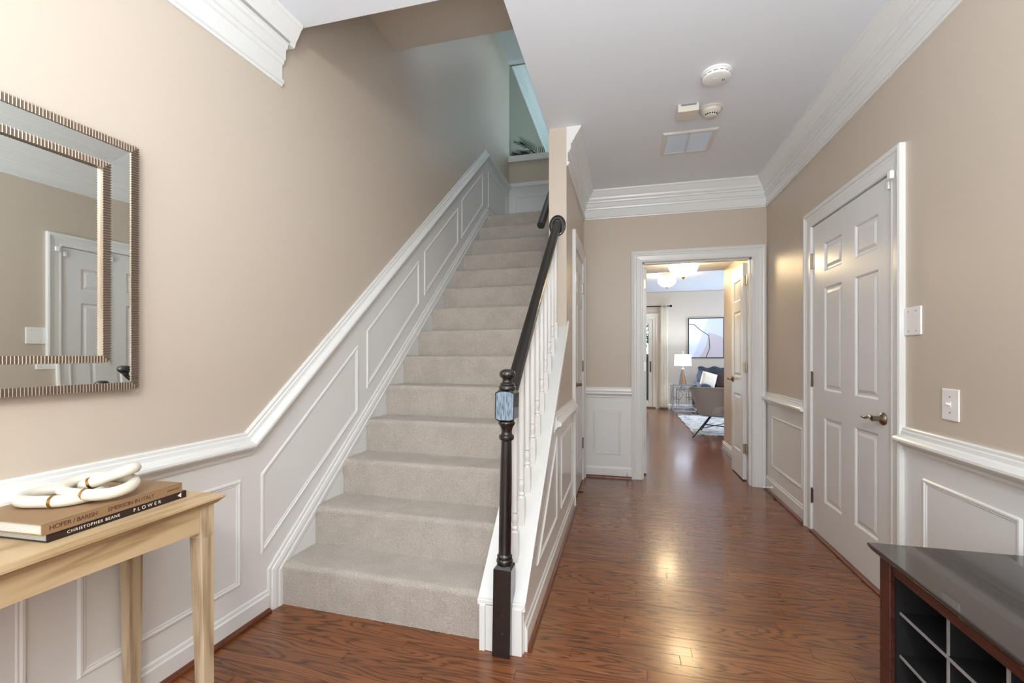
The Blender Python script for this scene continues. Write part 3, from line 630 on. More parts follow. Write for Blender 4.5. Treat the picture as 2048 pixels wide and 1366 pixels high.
obj('mirror_glass', MB().add([WL(*A_,.031),WL(*B_2,.027),WL(*C_2,.027),WL(*D_2,.031),WL(*A_,.005),WL(*B_2,.005),WL(*C_2,.005),WL(*D_2,.005)], [(0,1,2,3),(7,6,5,4),(0,4,5,1),(1,5,6,2),(2,6,7,3),(3,7,4,0)]), MIRROR, mi)

# ------------------------------------------------------------------ shoe cabinet
cb = thing('shoe_cabinet', 'low dark espresso cubby cabinet against the right wall in the foreground', 'cabinet', (.98, 1.0, 0))
CZ, CX, CY1, CY0 = .58, .742, 1.655, -.25
obj('cabinet_top', MB().hexa([(CX+.012,CY0,CZ-.024),(XR-.035,CY0,CZ-.024),(XR-.035,CY1-.012,CZ-.024),(CX+.012,CY1-.012,CZ-.024),(CX,CY0,CZ-.010),(XR-.035,CY0,CZ-.010),(XR-.035,CY1,CZ-.010),(CX,CY1,CZ-.010)]).box(CX,XR-.035,CY0,CY1,CZ-.010,CZ), ESPTOP, cb, bevel=.003)
fx = CX+.028
obj('side_panel', MB().box(fx, XR-.04, 1.585, 1.640, 0, CZ-.024), MAHOG, cb, bevel=.002)
obj('side_panel', MB().box(fx, XR-.04, CY0+.015, CY0+.06, 0, CZ-.024), MAHOG, cb, bevel=.002)
obj('top_rail', MB().box(fx+.006, fx+.026, CY0+.06, 1.585, CZ-.066, CZ-.024), MAHOG, cb, bevel=.002)
obj('base_rail', MB().box(fx+.006, fx+.026, CY0+.06, 1.585, 0, .06), MAHOG, cb, bevel=.002)
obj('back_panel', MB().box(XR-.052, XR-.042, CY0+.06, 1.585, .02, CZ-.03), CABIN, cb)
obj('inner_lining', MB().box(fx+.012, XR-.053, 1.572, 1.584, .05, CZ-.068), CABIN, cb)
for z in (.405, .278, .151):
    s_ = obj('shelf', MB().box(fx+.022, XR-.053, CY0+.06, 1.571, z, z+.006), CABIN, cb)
    obj('shelf_edge', MB().box(fx+.018, fx+.0215, CY0+.06, 1.571, z-.001, z+.006), CABEDGE, s_)
yy = 1.571-.197
while yy > CY0+.1:
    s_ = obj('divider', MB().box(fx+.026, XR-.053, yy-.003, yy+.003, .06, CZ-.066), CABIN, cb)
    obj('divider_edge', MB().box(fx+.0222, fx+.0255, yy-.0035, yy+.0035, .06, CZ-.067), CABEDGE, s_); yy -= .185

# ------------------------------------------------------------------ things on the ceiling
def cdisc(name, label, x, y, prof, extra, m=WHITEPL):
    t = thing(name, label, 'smoke detector' if 'smoke' in name else 'sensor', (x, y, ZC))
    obj('housing', MB().lathe([(r, -z) for r, z in prof], (x,y,ZC), 40), m, t, smooth='auto'); extra(t); return t
def ex1(t):
    x, y = .492, 2.70
    q = MB()
    for i in range(14):
        a = 2*pi*i/14; q.add([(x+.0708*cos(a+s_), y+.0708*sin(a+s_), ZC-z) for z in (.020,.023) for s_ in (-.16,-.05,.05,.16)], [(0,1,5,4),(1,2,6,5),(2,3,7,6)])
    obj('vent_slot', q, DARKHOLE, t, kind='stuff')
    obj('test_button', MB().lathe([(.013,-.041),(.013,-.0425),(0,-.0425)], (x-.008,y-.01,ZC), 20), WHITEPL, t)
    obj('sounder_slot', MB().box(x+.030,x+.034,y-.004,y+.018,ZC-.0408,ZC-.038).box(x+.040,x+.044,y-.002,y+.016,ZC-.0408,ZC-.038), DARKHOLE, t)
cdisc('smoke_detector', 'larger white round smoke alarm on the hall ceiling, nearest the camera', .492, 2.70, [(0,0),(.079,0),(.079,.008),(.072,.012),(.0705,.018),(.0705,.024),(.073,.027),(.071,.036),(.062,.0405),(0,.0405)], ex1)
def ex2(t):
    x, y = .530, 3.085; q = MB()
    for i in range(7):
        a0 = -2.6+i*.36; q.add([(x+r*cos(a0+s_), y+r*sin(a0+s_), ZC-z) for r, z in ((.040,.0385),(.0365,.0475)) for s_ in (-.12,0,.12)], [(0,1,4,3),(1,2,5,4)])
    obj('vent_slot', q, DARKHOLE, t)
cdisc('smoke_detector', 'smaller ivory round smoke detector beside the beige box on the hall ceiling', .530, 3.085, [(0,0),(.068,0),(.069,.008),(.060,.013),(.057,.026),(.050,.031),(.040,.035),(.036,.048),(.030,.052),(0,.052)], ex2, IVORY)
t = thing('alarm_box', 'small beige rectangular box on the ceiling next to the ivory smoke detector', 'alarm', (.385, 3.05, ZC))
obj('housing', MB().box(.322,.446,2.985,3.10,ZC-.048,ZC), IVORY, t, bevel=.003); obj('slot', MB().box(.34,.43,2.982,2.986,ZC-.013,ZC-.004), mat('slot_grey', (120,126,132), .6), t)
vt = thing('ceiling_vent', 'white metal return air vent with louvres on the hall ceiling', 'vent', (.435, 3.52, ZC))
VX0, VX1, VY0, VY1 = .262, .626, 3.345, 3.70
obj('frame', MB().sweep(lambda k, z, o: (k, z, ZC-o), [(VX0,VY0),(VX1,VY0),(VX1,VY1),(VX0,VY1)], [(0,0),(.003,0),(.011,.010),(.011,.032),(.004,.036),(0,.036)], side=1, closed=True).box((VX0+VX1)/2-.007,(VX0+VX1)/2+.007,VY0+.03,VY1-.03,ZC-.011,ZC), mat('vent_frame', (218, 217, 212), .45), vt)
obj('backing', MB().box(VX0+.03,VX1-.03,VY0+.03,VY1-.03,ZC-.002,ZC+.0), mat('vent_grey', (96,104,112), .6), vt)
nl = 15
for i in range(nl):
    yv = VY0+.036+(VY1-VY0-.072)*(i+.5)/nl
    obj('slat', MB().hexa([(VX0+.030,yv-.007,ZC-.003),(VX1-.030,yv-.007,ZC-.003),(VX1-.030,yv-.006,ZC-.002),(VX0+.030,yv-.006,ZC-.002),(VX0+.030,yv+.006,ZC-.010),(VX1-.030,yv+.006,ZC-.010),(VX1-.030,yv+.007,ZC-.009),(VX0+.030,yv+.007,ZC-.009)]), mat('vent_slat', (206,216,226), .45) if i == 0 else bpy.data.materials['vent_slat'], vt)

# ------------------------------------------------------------------ wall plates, sensors, door stops
t = thing('light_switch', 'white single toggle light switch on the right wall above the chair rail', 'switch', (XR, 2.09, .92))
obj('plate', MB().wbox(WR, 2.046, 2.140, .919, 1.041, 0, .006), WHITEPL, t, bevel=.004)
obj('toggle', MB().wbox(WR, 2.088, 2.098, .970, .992, .005, .007).hexa([WR(2.089,.976,.006),WR(2.097,.976,.006),WR(2.097,.984,.006),WR(2.089,.984,.006),WR(2.090,.984,.021),WR(2.096,.984,.021),WR(2.096,.990,.020),WR(2.090,.990,.020)]), WHITEPL, t)
for z_ in (1.010,.950): obj('screw', MB().lathe([(0,0),(.003,0),(.003,.001),(0,.0015)], WR(2.093,z_,.006), 10, (-1,0,0)), NICKEL, t)
t = thing('blank_plate', 'white double blank cover plate on the right wall beside the door casing', 'plate', (XR, 2.33, 1.26))
obj('plate', MB().wbox(WR, 2.266, 2.386, 1.258, 1.382, 0, .008), WHITEPL, t, bevel=.004)
for kk in (2.298, 2.352):
    for zz in (1.277, 1.363): obj('screw', MB().lathe([(0,0),(.003,0),(.003,.001),(0,.0015)], WR(kk,zz,.008), 10, (-1,0,0)), NICKEL, t)
o = obj('door_sensor', MB().wbox(WR, 2.430, 2.458, 1.985, 2.022, .02, .038), WHITEPL, bevel=.003); tag(o, 'white alarm contact box on the door casing at the top right corner', 'sensor', 'door alarm contacts')
o = obj('door_sensor', MB().wbox(WR, 2.494, 2.514, 1.957, 1.995, 0, .014), WHITEPL, bevel=.003); tag(o, 'smaller white contact magnet on the top corner of the closed door', 'sensor', 'door alarm contacts')
def door_stop(p, d, label):
    t = thing('door_stop', label, 'door stop', p, group='door stops on the baseboards')
    p, d = Vector(p), Vector(d)
    obj('rod', MB().lathe([(0,0),(.012,0),(.012,.004),(.005,.008),(.0042,.058),(0,.058)], p, 12, d), WHITEPL, t, smooth='auto')
    obj('rubber_tip', MB().lathe([(.0042,0),(.009,.002),(.009,.014),(.006,.018),(0,.018)], p+d*.056, 12, d), WHITEPL, t, smooth='auto')
door_stop((.024, YB-.018, .060), (0,-1,0), 'white door stop on the back wall baseboard, left of the double door')
door_stop((XR-.018, 4.20, .060), (-1,0,0), 'white door stop on the right wall baseboard, right of the double door')

# ------------------------------------------------------------------ upstairs palm; cushions
def pillow_mesh(c, ax, ay, w_, h_, th, n=18):
    c, ax, ay = Vector(c), Vector(ax).normalized(), Vector(ay).normalized(); nz = ax.cross(ay); q = MB(); vs = []; fs = []
    for s_ in (1,-1):
        for i in range(n+1):
            for j in range(n+1):
                u_, v_ = -1+2*i/n, -1+2*j/n; pin = 1-.10*(1-abs(u_*u_-v_*v_))*max(abs(u_),abs(v_))**3*(1-min(abs(u_),abs(v_)))
                hgt = th*((1-u_**4)*(1-v_**4))**.55*s_
                vs.append(c+ax*u_*w_/2*pin+ay*v_*h_/2*pin+nz*hgt)
    N1 = (n+1)**2
    for s_ in (0,1):
        for i in range(n):
            for j in range(n):
                f = (s_*N1+i*(n+1)+j, s_*N1+(i+1)*(n+1)+j, s_*N1+(i+1)*(n+1)+j+1, s_*N1+i*(n+1)+j+1); fs.append(f if s_ == 0 else f[::-1])
    return q.add(vs, fs)
PALM = mat('dark_palm_leaf', (16, 28, 28), .6)
t = thing('palm', 'dark feathery palm in a tall planter behind the half wall at the stair head', 'plant', (-1.18, 6.12, 3.06))
obj('planter', MB().lathe([(0,0),(.10,0),(.13,.48),(.135,.50),(.120,.50),(.110,.47),(0,.47)], (-1.18,6.12,3.055), 24), IVORY, t, smooth='auto')
obj('stem', MB().tube([(-1.18,6.12,3.50),(-1.17,6.08,3.70),(-1.16,6.0,3.90)], [.014,.011,.008]), PALM, t)
def frond(rach, leaves):
    """rachis through points; leaves: (where along, lean x, lean z, length, curl x)"""
    q = MB(); P_ = [Vector(p) for p in rach]; n = len(P_)-1
    at = lambda u_: P_[min(int(u_*n), n-1)].lerp(P_[min(int(u_*n), n-1)+1], u_*n-min(int(u_*n), n-1))
    q.tube([at(i/12) for i in range(13)], [.0065*(1-.6*i/12) for i in range(13)], 6)
    for u_, dx, dz, L_, cu in leaves:
        p = at(u_); d = Vector((dx, random.uniform(-.25,.1), dz)).normalized(); vs = []; w0 = [.002,.0046,.0042,.0030,.0005]
        sd = Vector((-d.z, 0, d.x)).normalized()
        for i, w_ in enumerate(w0):
            f = i/4; c = p+d*L_*f+Vector((cu*f*f, 0, 0)); vs += [c-sd*w_, c+Vector((0,-.002,0)), c+sd*w_]
        q.add(vs, [(i*3+a_, i*3+a_+1, i*3+a_+4, i*3+a_+3) for i in range(4) for a_ in (0,1)])
    return obj('frond', q, PALM, t, recalc=False)
frond([(-1.16,5.99,3.89),(-1.24,5.97,3.955),(-1.34,5.96,4.03),(-1.48,5.95,4.10)], [(.01+.062*i, .10-.085*i, 1, .15+.006*i if i < 9 else .15-.03*(i-8), -.03) for i in range(12)]+[(.5+.05*i, -1, -.25, .05, 0) for i in range(9)])
frond([(-1.15,5.98,3.84),(-1.11,5.97,3.89),(-1.045,5.96,3.885)], [(.3+.22*i, .12, 1, .135-.012*i, -.03) for i in range(4)])
frond([(-1.17,6.0,3.87),(-1.22,5.99,3.945),(-1.30,5.98,3.955),(-1.40,5.97,3.90)], [(.25+.07*i, -1, -.55-.07*i, .11, .0) for i in range(10)])
frond([(-1.25,6.0,3.80),(-1.36,5.98,3.895),(-1.46,5.97,3.905),(-1.535,5.96,3.88)], [(.25+.055*i, -.35-.05*i, 1, .11-.004*i, -.025) for i in range(13)]+[(.3+.06*i, -.9, .6, .06, 0) for i in range(11)])
frond([(-1.20,5.99,3.82),(-1.27,5.97,3.91),(-1.34,5.96,3.90)], [(.3+.09*i, -.6, .5, .09, .0) for i in range(8)])

# ------------------------------------------------------------------ walls beyond the double door
wlr = struct('wall_living_right', MB().box(1.20, 1.32, 4.56, 6.10, -.05, 2.57).box(1.32, 4.3, 4.5, 4.62, -.05, 2.57), WALL)
obj('baseboard', MB().sweep(WX(1.20), [(4.60,.105),(6.10,.105)], base_prof(.105), side=-1).sweep(lambda k, z, o: (k, 6.10+o, z), [(1.183,.105),(1.32,.105)], base_prof(.105), side=-1), TRIM, wlr)
obj('shoe_molding', MB().sweep(WX(1.20), [(4.60,.022),(6.12,.022)], QR, side=-1), SHOE, wlr)
wf = struct('wall_living_far', MB().box(-1.7, -.75, YF, YF+.12, -.05, 2.57).box(.66, 4.4, YF, YF+.12, -.05, 2.57).box(-.75, .66, YF, YF+.12, 2.02, 2.57), WALL)
obj('baseboard', MB().sweep(WF, [(.75,.10),(4.3,.10)], base_prof(.10), side=-1), TRIM, wf)
struct('wall_living_sides', MB().box(4.3, 4.42, 4.5, 10.6, -.05, 2.57).box(-1.82, -1.7, 5.85, 10.6, -.05, 2.57).box(-1.7, -.39, 5.85, 5.95, -.05, 2.57), WALL)
struct('wall_front', MB().box(-1.75, 1.36, -2.5, -2.4, -.05, ZC), WALL)
# patio door
d4 = thing('door_4', None, None, (0, YF, 0), kind='structure')
DY = mat('patio_door_paint', (226, 220, 208), .4)
obj('casing', MB().sweep(WF, [(-.68,0),(-.68,2.0),(.655,2.0),(.655,0)], [(a, b*1.05) for a, b in CASE], side=1), DY, d4)
obj('jamb', MB().box(-.70,-.64,YF,YF+.1,0,2.02).box(.603,.66,YF,YF+.1,0,2.02).box(-.64,.605,YF,YF+.1,1.97,2.02), DY, d4)
for x0, x1 in ((-.02,.60), (-.64,-.02)):
    p = obj('door_panel', MB().sweep(lambda k, z, o: (k, YF+.06-o, z), [(x0,.03),(x1,.03),(x1,1.965),(x0,1.965)], [(0,0),(.04,0),(.04,.085),(.03,.095),(0,.095)], side=1, closed=True), DY, d4)
    gl = mat('patio_glass', (235,245,250), .0); gl.node_tree.nodes['Principled BSDF'].inputs['Transmission Weight'].default_value = 1; gl.node_tree.nodes['Principled BSDF'].inputs['IOR'].default_value = 1.01
    obj('pane', MB().box(x0+.09,x1-.09,YF+.035,YF+.040,.12,1.88), gl, p)
obj('pull_handle', MB().box(.54,.565,YF+.005,YF+.02,.80,1.04).tube([(.552,YF+.005,.83),(.552,YF-.03,.86),(.552,YF-.035,.92),(.552,YF-.03,.98),(.552,YF+.005,1.01)], .007), mat('dark_bronze', (70,58,50), .4, .8), d4, smooth='auto')
obj('sill', MB().box(-.7,.66,YF-.03,YF+.12,0,.028), SHOEX, d4)
# outside
GREEN = mat('shrub_leaf', (70, 120, 50), .6, var=.5, vscale=9)
struct('floor', MB().box(-3, 3, YF+.12, 14.5, -.2, -.06), mat('deck_grey', (150,150,150), .7, var=.1), label='grey terrace outside the patio door')
t = thing('deck_fence', 'dark slatted fence seen through the patio door', 'fence', (.5, 13.0, 0))
DKG = mat('dark_fence', (52,62,66), .6)
for i in range(16): obj('slat', MB().box(-.6+i*.13, -.6+i*.13+.09, 13.0, 13.03, -.06, 1.15), DKG, t)
obj('rail', MB().box(-.6,1.5,12.96,13.0,1.08,1.15).box(-.6,1.5,12.96,13.0,.1,.17), DKG, t)
sh = MB()
for i in range(2600):
    p = Vector((random.uniform(-.9,1.9), random.uniform(13.3,14.2), random.uniform(.6,3.1))); a = Vector((random.gauss(0,1),random.gauss(0,1),random.gauss(0,1))).normalized()*.07; b_2 = a.cross(Vector((random.gauss(0,1),random.gauss(0,1),random.gauss(0,1)))).normalized()*.035
    sh.add([p-a, p+b_2, p+a, p-b_2], [(0,1,2,3)])
o = thing('shrub', 'green leafy shrub beyond the fence outside the patio door', 'shrub', (.5, 13.7, 0)); obj('foliage', sh, GREEN, o, kind='stuff', recalc=False); obj('stem', MB().tube([(.5,13.7,-.06),(.52,13.7,1.5)], .04), SHOE, o)

# ------------------------------------------------------------------ living room things
# curtain rod and curtain
IRON = mat('black_iron', (30, 28, 30), .45, .6)
t = thing('curtain_rod', 'black curtain rod with a ball finial over the patio door', 'curtain rod', (0, YF-.09, 2.25))
obj('rod', MB().tube([(-1.1,YF-.09,2.25),(.93,YF-.09,2.25)], .011, 12), IRON, t, smooth='auto'); obj('finial', MB().lathe([(0,0),(.014,.002),(.014,.008),(.009,.012),(.016,.022),(.026,.036),(.027,.048),(.018,.062),(0,.068)], (.93,YF-.09,2.25), 16, (1,0,0)), IRON, t, smooth='auto')
obj('bracket', MB().tube([(.90,YF,2.25),(.90,YF-.09,2.25)], .008), IRON, t)
q = MB(); n = 60; zz_ = [0.0+.0, .05, .4, .9, 1.4, 1.9, 2.15, 2.262]; vs = []
for z in zz_:
    for i in range(n+1):
        s_ = i/n; fl_ = 1+.12*(1-z/2.26); vs.append((.745+(.905-.745)*(s_-.5)*fl_+.08, YF-.09+.028*sin(s_*5.5*2*pi+z*.15)*(.6+.4*fl_), z+.004))
q.add(vs, [(r_*(n+1)+i, r_*(n+1)+i+1, (r_+1)*(n+1)+i+1, (r_+1)*(n+1)+i) for r_ in range(len(zz_)-1) for i in range(n)])
o = obj('curtain', q, mat('curtain_white', (244, 240, 228), .85), smooth=True, recalc=False); sm = o.modifiers.new('solidify', 'SOLIDIFY'); sm.thickness = .003; tag(o, 'long white pleated curtain hanging right of the patio door', 'curtain')
# wall art
ART = mat('art_print', (214, 216, 226), .5)
def art():
    nt = ART.node_tree; N = nt.nodes; L = nt.links; b = N['Principled BSDF']; tc = N.new('ShaderNodeTexCoord'); sx = N.new('ShaderNodeSeparateXYZ'); L.new(tc.outputs['Generated'], sx.inputs[0])
    def mth(op, a, c=None):
        n = N.new('ShaderNodeMath'); n.operation = op
        for i, v in enumerate((a, c)):
            if v is None: continue
            if isinstance(v, (int, float)): n.inputs[i].default_value = v
            else: L.new(v, n.inputs[i])
        return n.outputs[0]
    x, z = sx.outputs[0], sx.outputs[2]
    # dusky rose field: right of a wavering slanted edge and below an arc
    e1 = mth('GREATER_THAN', mth('ADD', x, mth('MULTIPLY', mth('SINE', mth('MULTIPLY', z, 5.2)), -.07)), mth('ADD', mth('MULTIPLY', z, .42), .30))
    e2 = mth('LESS_THAN', z, mth('ADD', .52, mth('MULTIPLY', mth('SINE', mth('MULTIPLY', x, 3.3)), .12)))
    m1 = mth('MULTIPLY', e1, e2)
    e3 = mth('GREATER_THAN', mth('SUBTRACT', x, mth('MULTIPLY', z, .45)), .12)
    def mx(f, a, c):
        q_ = N.new('ShaderNodeMix'); q_.data_type = 'RGBA'; L.new(f, q_.inputs[0])
        for i, v in ((6, a), (7, c)):
            if isinstance(v, tuple): q_.inputs[i].default_value = v
            else: L.new(v, q_.inputs[i])
        return q_.outputs[2]
    c = mx(e3, lin((222,224,230)), lin((206,208,220))); c = mx(m1, c, lin((196,184,186))); L.new(c, b.inputs['Base Color'])
art()
t = thing('wall_art', 'square framed abstract print with a thin black line on the far wall', 'picture', (1.69, YF, 1.12))
ax0, ax1, az0, az1 = 1.335, 2.055, 1.117, 1.982
obj('print', MB().box(ax0+.012,ax1-.012,YF-.026,YF-.004,az0+.012,az1-.012), ART, t)
obj('frame', MB().sweep(WF, [(ax0,az0),(ax1,az0),(ax1,az1),(ax0,az1)], [(0,0),(.035,0),(.035,.014),(.0,.014)], side=1, closed=True), IRON, t)
lp = [(0,.86),(.14,.855),(.34,.70),(.58,.56),(.60,.36),(.61,.24),(.55,.12),(.50,.0)]
obj('drawn_line', MB().tube([(ax0+.014+(ax1-ax0-.028)*a_, YF-.0275, az0+.014+(az1-az0-.028)*b__) for a_, b__ in lp], .0062, 6), IRON, t)
# end table
CHR = mat('chrome', (196, 196, 202), .12, 1)
GLT = mat('glass_top', (225,235,238), .02); GLT.node_tree.nodes['Principled BSDF'].inputs['Transmission Weight'].default_value = .85
t = thing('end_table', 'square chrome lattice end table with a glass top under the lamp', 'table', (1.15, 9.7, 0))
ex0, ex1, ey0, ey1, ez = .935, 1.365, 9.55, 9.98, .585
def bar(q, p0, p1, w_=.007):
    x0, x1 = sorted((p0[0], p1[0])); y0, y1 = sorted((p0[1], p1[1])); z0, z1 = sorted((p0[2], p1[2])); q.box(x0-w_,x1+w_,y0-w_,y1+w_,z0-w_,z1+w_)
q = MB()
for x in (ex0,ex1):
    for yv in (ey0,ey1): bar(q, (x,yv,.008), (x,yv,ez-.01))
for z in (.06, ez-.01):
    for yv in (ey0,ey1): bar(q, (ex0,yv,z), (ex1,yv,z))
    for x in (ex0,ex1): bar(q, (x,ey0,z), (x,ey1,z))
obj('frame', q, CHR, t)
def lattice(Wf):
    q = MB(); f = lambda a_, b__: Wf(ex0+(ex1-ex0)*a_, .06+(ez-.07)*b__)
    segs = [((.14,.10),(.14,.86)),((.14,.86),(.62,.86)),((.26,.78),(.82,.78)),((.26,.10),(.26,.78)),((.82,.78),(.82,.20)),((.38,.20),(.82,.20)),((.70,.20),(.70,.66)),((.0,.46),(.26,.46)),((.70,.46),(1,.46)),((.5,.78),(.5,1)),((.14,.10),(.60,.10)),((.48,.0),(.48,.12))]
    for a_, b__ in segs: bar(q, f(*a_), f(*b__), .005)
    return obj('lattice', q, CHR, t)
lattice(lambda a_, z: (a_, ey0, z)); lattice(lambda a_, z: (a_, ey1, z)); lattice(lambda a_, z: (ex0, ey0+(a_-ex0), z)); lattice(lambda a_, z: (ex1, ey0+(a_-ex0), z))
obj('glass_top', MB().box(ex0-.006,ex1+.006,ey0-.006,ey1+.006,ez-.0025,ez+.006), GLT, t)
# lamp
t = thing('table_lamp', 'lit table lamp with white drum shade and tapered metal base', 'lamp', (1.145, 9.66, ez+.006))
lz = ez+.0065; lx, ly = 1.145, 9.76
obj('lamp_base', MB().hexa([(lx-.075,ly-.05,lz),(lx+.075,ly-.05,lz),(lx+.075,ly+.05,lz),(lx-.075,ly+.05,lz),(lx-.028,ly-.02,lz+.31),(lx+.028,ly-.02,lz+.31),(lx+.028,ly+.02,lz+.31),(lx-.028,ly+.02,lz+.31)]), mat('gunmetal', (150,146,146), .25, 1), t, bevel=.004)
obj('gold_panel', MB().hexa([(lx-.006,ly-.0535,lz+.002),(lx+.045,ly-.0535,lz+.002),(lx+.045,ly-.049,lz+.002),(lx-.006,ly-.049,lz+.002),(lx-.003,ly-.023,lz+.30),(lx+.014,ly-.023,lz+.30),(lx+.014,ly-.019,lz+.30),(lx-.003,ly-.019,lz+.30)]), BRASS, t)
obj('neck', MB().lathe([(0,0),(.008,0),(.008,.30),(.016,.305),(.016,.33),(.006,.34),(.012,.35),(0,.36)], (lx,ly,lz+.31), 12), CHR, t, smooth='auto')
SHD = mat('lamp_shade_glow', (236,240,246), .8, emit=(214,232,255), estr=1.9)
sd = MB(); r0, r1, z0, z1 = .165, .157, .962, 1.192; n = 40; vs = []
for z, r in ((z0,r0),(z1,r1),(z1,r1-.004),(z0,r0-.004)):
    for i in range(n): vs.append((lx+r*cos(2*pi*i/n), ly+r*sin(2*pi*i/n), z))
sd.add(vs, [(k_*n+i, k_*n+(i+1)%n, ((k_+1)%4)*n+(i+1)%n, ((k_+1)%4)*n+i) for k_ in range(4) for i in range(n)])
obj('lamp_shade', sd, SHD, t, smooth='auto')
o = obj('cord', MB().tube([(lx-.01,ly+.04,ez-.01),(1.09,9.82,.46),(1.16,9.84,.36),(1.10,9.85,.26),(1.06,9.90,.18),(1.10,9.96,.10)], .004, 6), IRON, t)
# rug
RUG = mat('rug_print', (206, 206, 202), .95)
def rugm():
    nt = RUG.node_tree; N = nt.nodes; L = nt.links; b = N['Principled BSDF']; geo = N['Geometry']
    vm = N.new('ShaderNodeVectorMath'); vm.operation = 'MULTIPLY'; vm.inputs[1].default_value = (4.5, 8, 1); L.new(geo.outputs['Position'], vm.inputs[0])
    n = N.new('ShaderNodeTexNoise'); n.inputs['Scale'].default_value = 1.5; n.inputs['Detail'].default_value = 8; n.inputs['Roughness'].default_value = .72; n.inputs['Distortion'].default_value = .6; L.new(vm.outputs[0], n.inputs['Vector'])
    r = N.new('ShaderNodeValToRGB'); e = r.color_ramp.elements; e[0].position = .40; e[0].color = lin((110,122,136)); e[1].position = .52; e[1].color = lin((212,212,208)); L.new(n.outputs['Fac'], r.inputs[0]); L.new(r.outputs[0], b.inputs['Base Color'])
rugm()
pts = [(.985,7.06)]+[(1.4+i*.4, 7.06+.008*sin(i*2.1)) for i in range(6)]+[(3.6,7.06),(3.6,9.52)]+[(.99+.012*sin(i*1.9), 9.52-(9.52-7.1)*i/14) for i in range(14)]
o = obj('rug', MB().prism(lambda k, z, o: (k, z, o), pts, .001, .011), RUG); tag(o, 'pale rug with mottled grey-blue print under the armchair and sofa', 'rug')
# sofa
NAVY = mat('navy_sofa_fabric', (50, 58, 76), .85, bump=.4, bscale=120, var=.08)
NAVYB = mat('navy_back_fabric', (44, 47, 58), .85, bump=.4, bscale=120)
t = thing('sofa', 'dark navy sofa with puffy back cushions against the far wall', 'sofa', (2.4, 9.8, 0))
def soft(name, x0, x1, y0, y1, z0, z1, m, parent, bev=.06, puff=.02, n=8):
    q = MB().box(x0,x1,y0,y1,z0,z1); o = obj(name, q, m, parent, bevel=bev, seg=5, smooth=False)
    for p in o.data.polygons: p.use_smooth = True
    return o
soft('sofa_body', 1.42, 3.85, 9.30, 10.30, .06, .42, NAVY, t, .05)
soft('sofa_back', 1.50, 3.80, 10.02, 10.34, .30, .74, NAVY, t, .08)
soft('arm', 1.385, 1.61, 9.18, 10.25, .06, .62, NAVY, t, .09)
soft('arm', 3.68, 3.92, 9.18, 10.25, .06, .62, NAVY, t, .09)
for x0, x1 in ((1.60,2.28),(2.29,2.97),(2.98,3.68)): soft('seat_cushion', x0, x1, 9.22, 10.02, .40, .54, NAVY, t, .05)
def backcush(x0, x1):
    q = MB(); nx, nz = 26, 14; vs = []; fs = []
    for s_ in (0, 1):
        for i in range(nx+1):
            for j in range(nz+1):
                u_, v_ = i/nx, j/nz; e = (1-abs(2*u_-1)**5)**.5*(1-abs(2*v_-1)**4)**.5
                zt = .50+(.93-.50)*v_ + (.018*sin(u_*pi*6)*v_ if v_ > .5 else 0)
                vs.append((x0+(x1-x0)*u_+(.02*sin(v_*9) if i in (0,nx) else 0), (9.90-.13*e+.05*v_) if s_ == 0 else (9.97+.09*e+.05*v_), zt))
        for i in range(nx):
            for j in range(nz):
                b__ = s_*(nx+1)*(nz+1); fs.append((b__+i*(nz+1)+j, b__+(i+1)*(nz+1)+j, b__+(i+1)*(nz+1)+j+1, b__+i*(nz+1)+j+1))
    N1 = (nx+1)*(nz+1)
    for i in range(nx):
        for j in (0, nz): fs.append((i*(nz+1)+j,(i+1)*(nz+1)+j,N1+(i+1)*(nz+1)+j,N1+i*(nz+1)+j))
    for j in range(nz):
        for i in (0, nx): fs.append((i*(nz+1)+j,i*(nz+1)+j+1,N1+i*(nz+1)+j+1,N1+i*(nz+1)+j))
    q.add(vs, fs); return obj('back_cushion', q, NAVYB, t, smooth=True)
for x0, x1 in ((1.46,2.24),(2.25,3.03),(3.04,3.8)): backcush(x0, x1)
o = obj('throw_pillow', pillow_mesh((1.60, 9.58, .685), (1,.2,-.30), (.30,.35,1), .30, .31, .06), mat('cream_pillow', (222,212,192), .9, bump=.3, bscale=120), smooth=True); tag(o, 'cream throw pillow leaning on the navy sofa', 'cushion')
BRP = mat('brown_pattern_pillow', (70,52,48), .9, var=.9, vscale=60)
o = obj('throw_pillow', pillow_mesh((1.93, 9.70, .68), (1,-.1,.1), (-.1,.35,1), .34, .32, .06), BRP, smooth=True); tag(o, 'dark brown patterned throw pillow right of the cream one on the sofa', 'cushion')
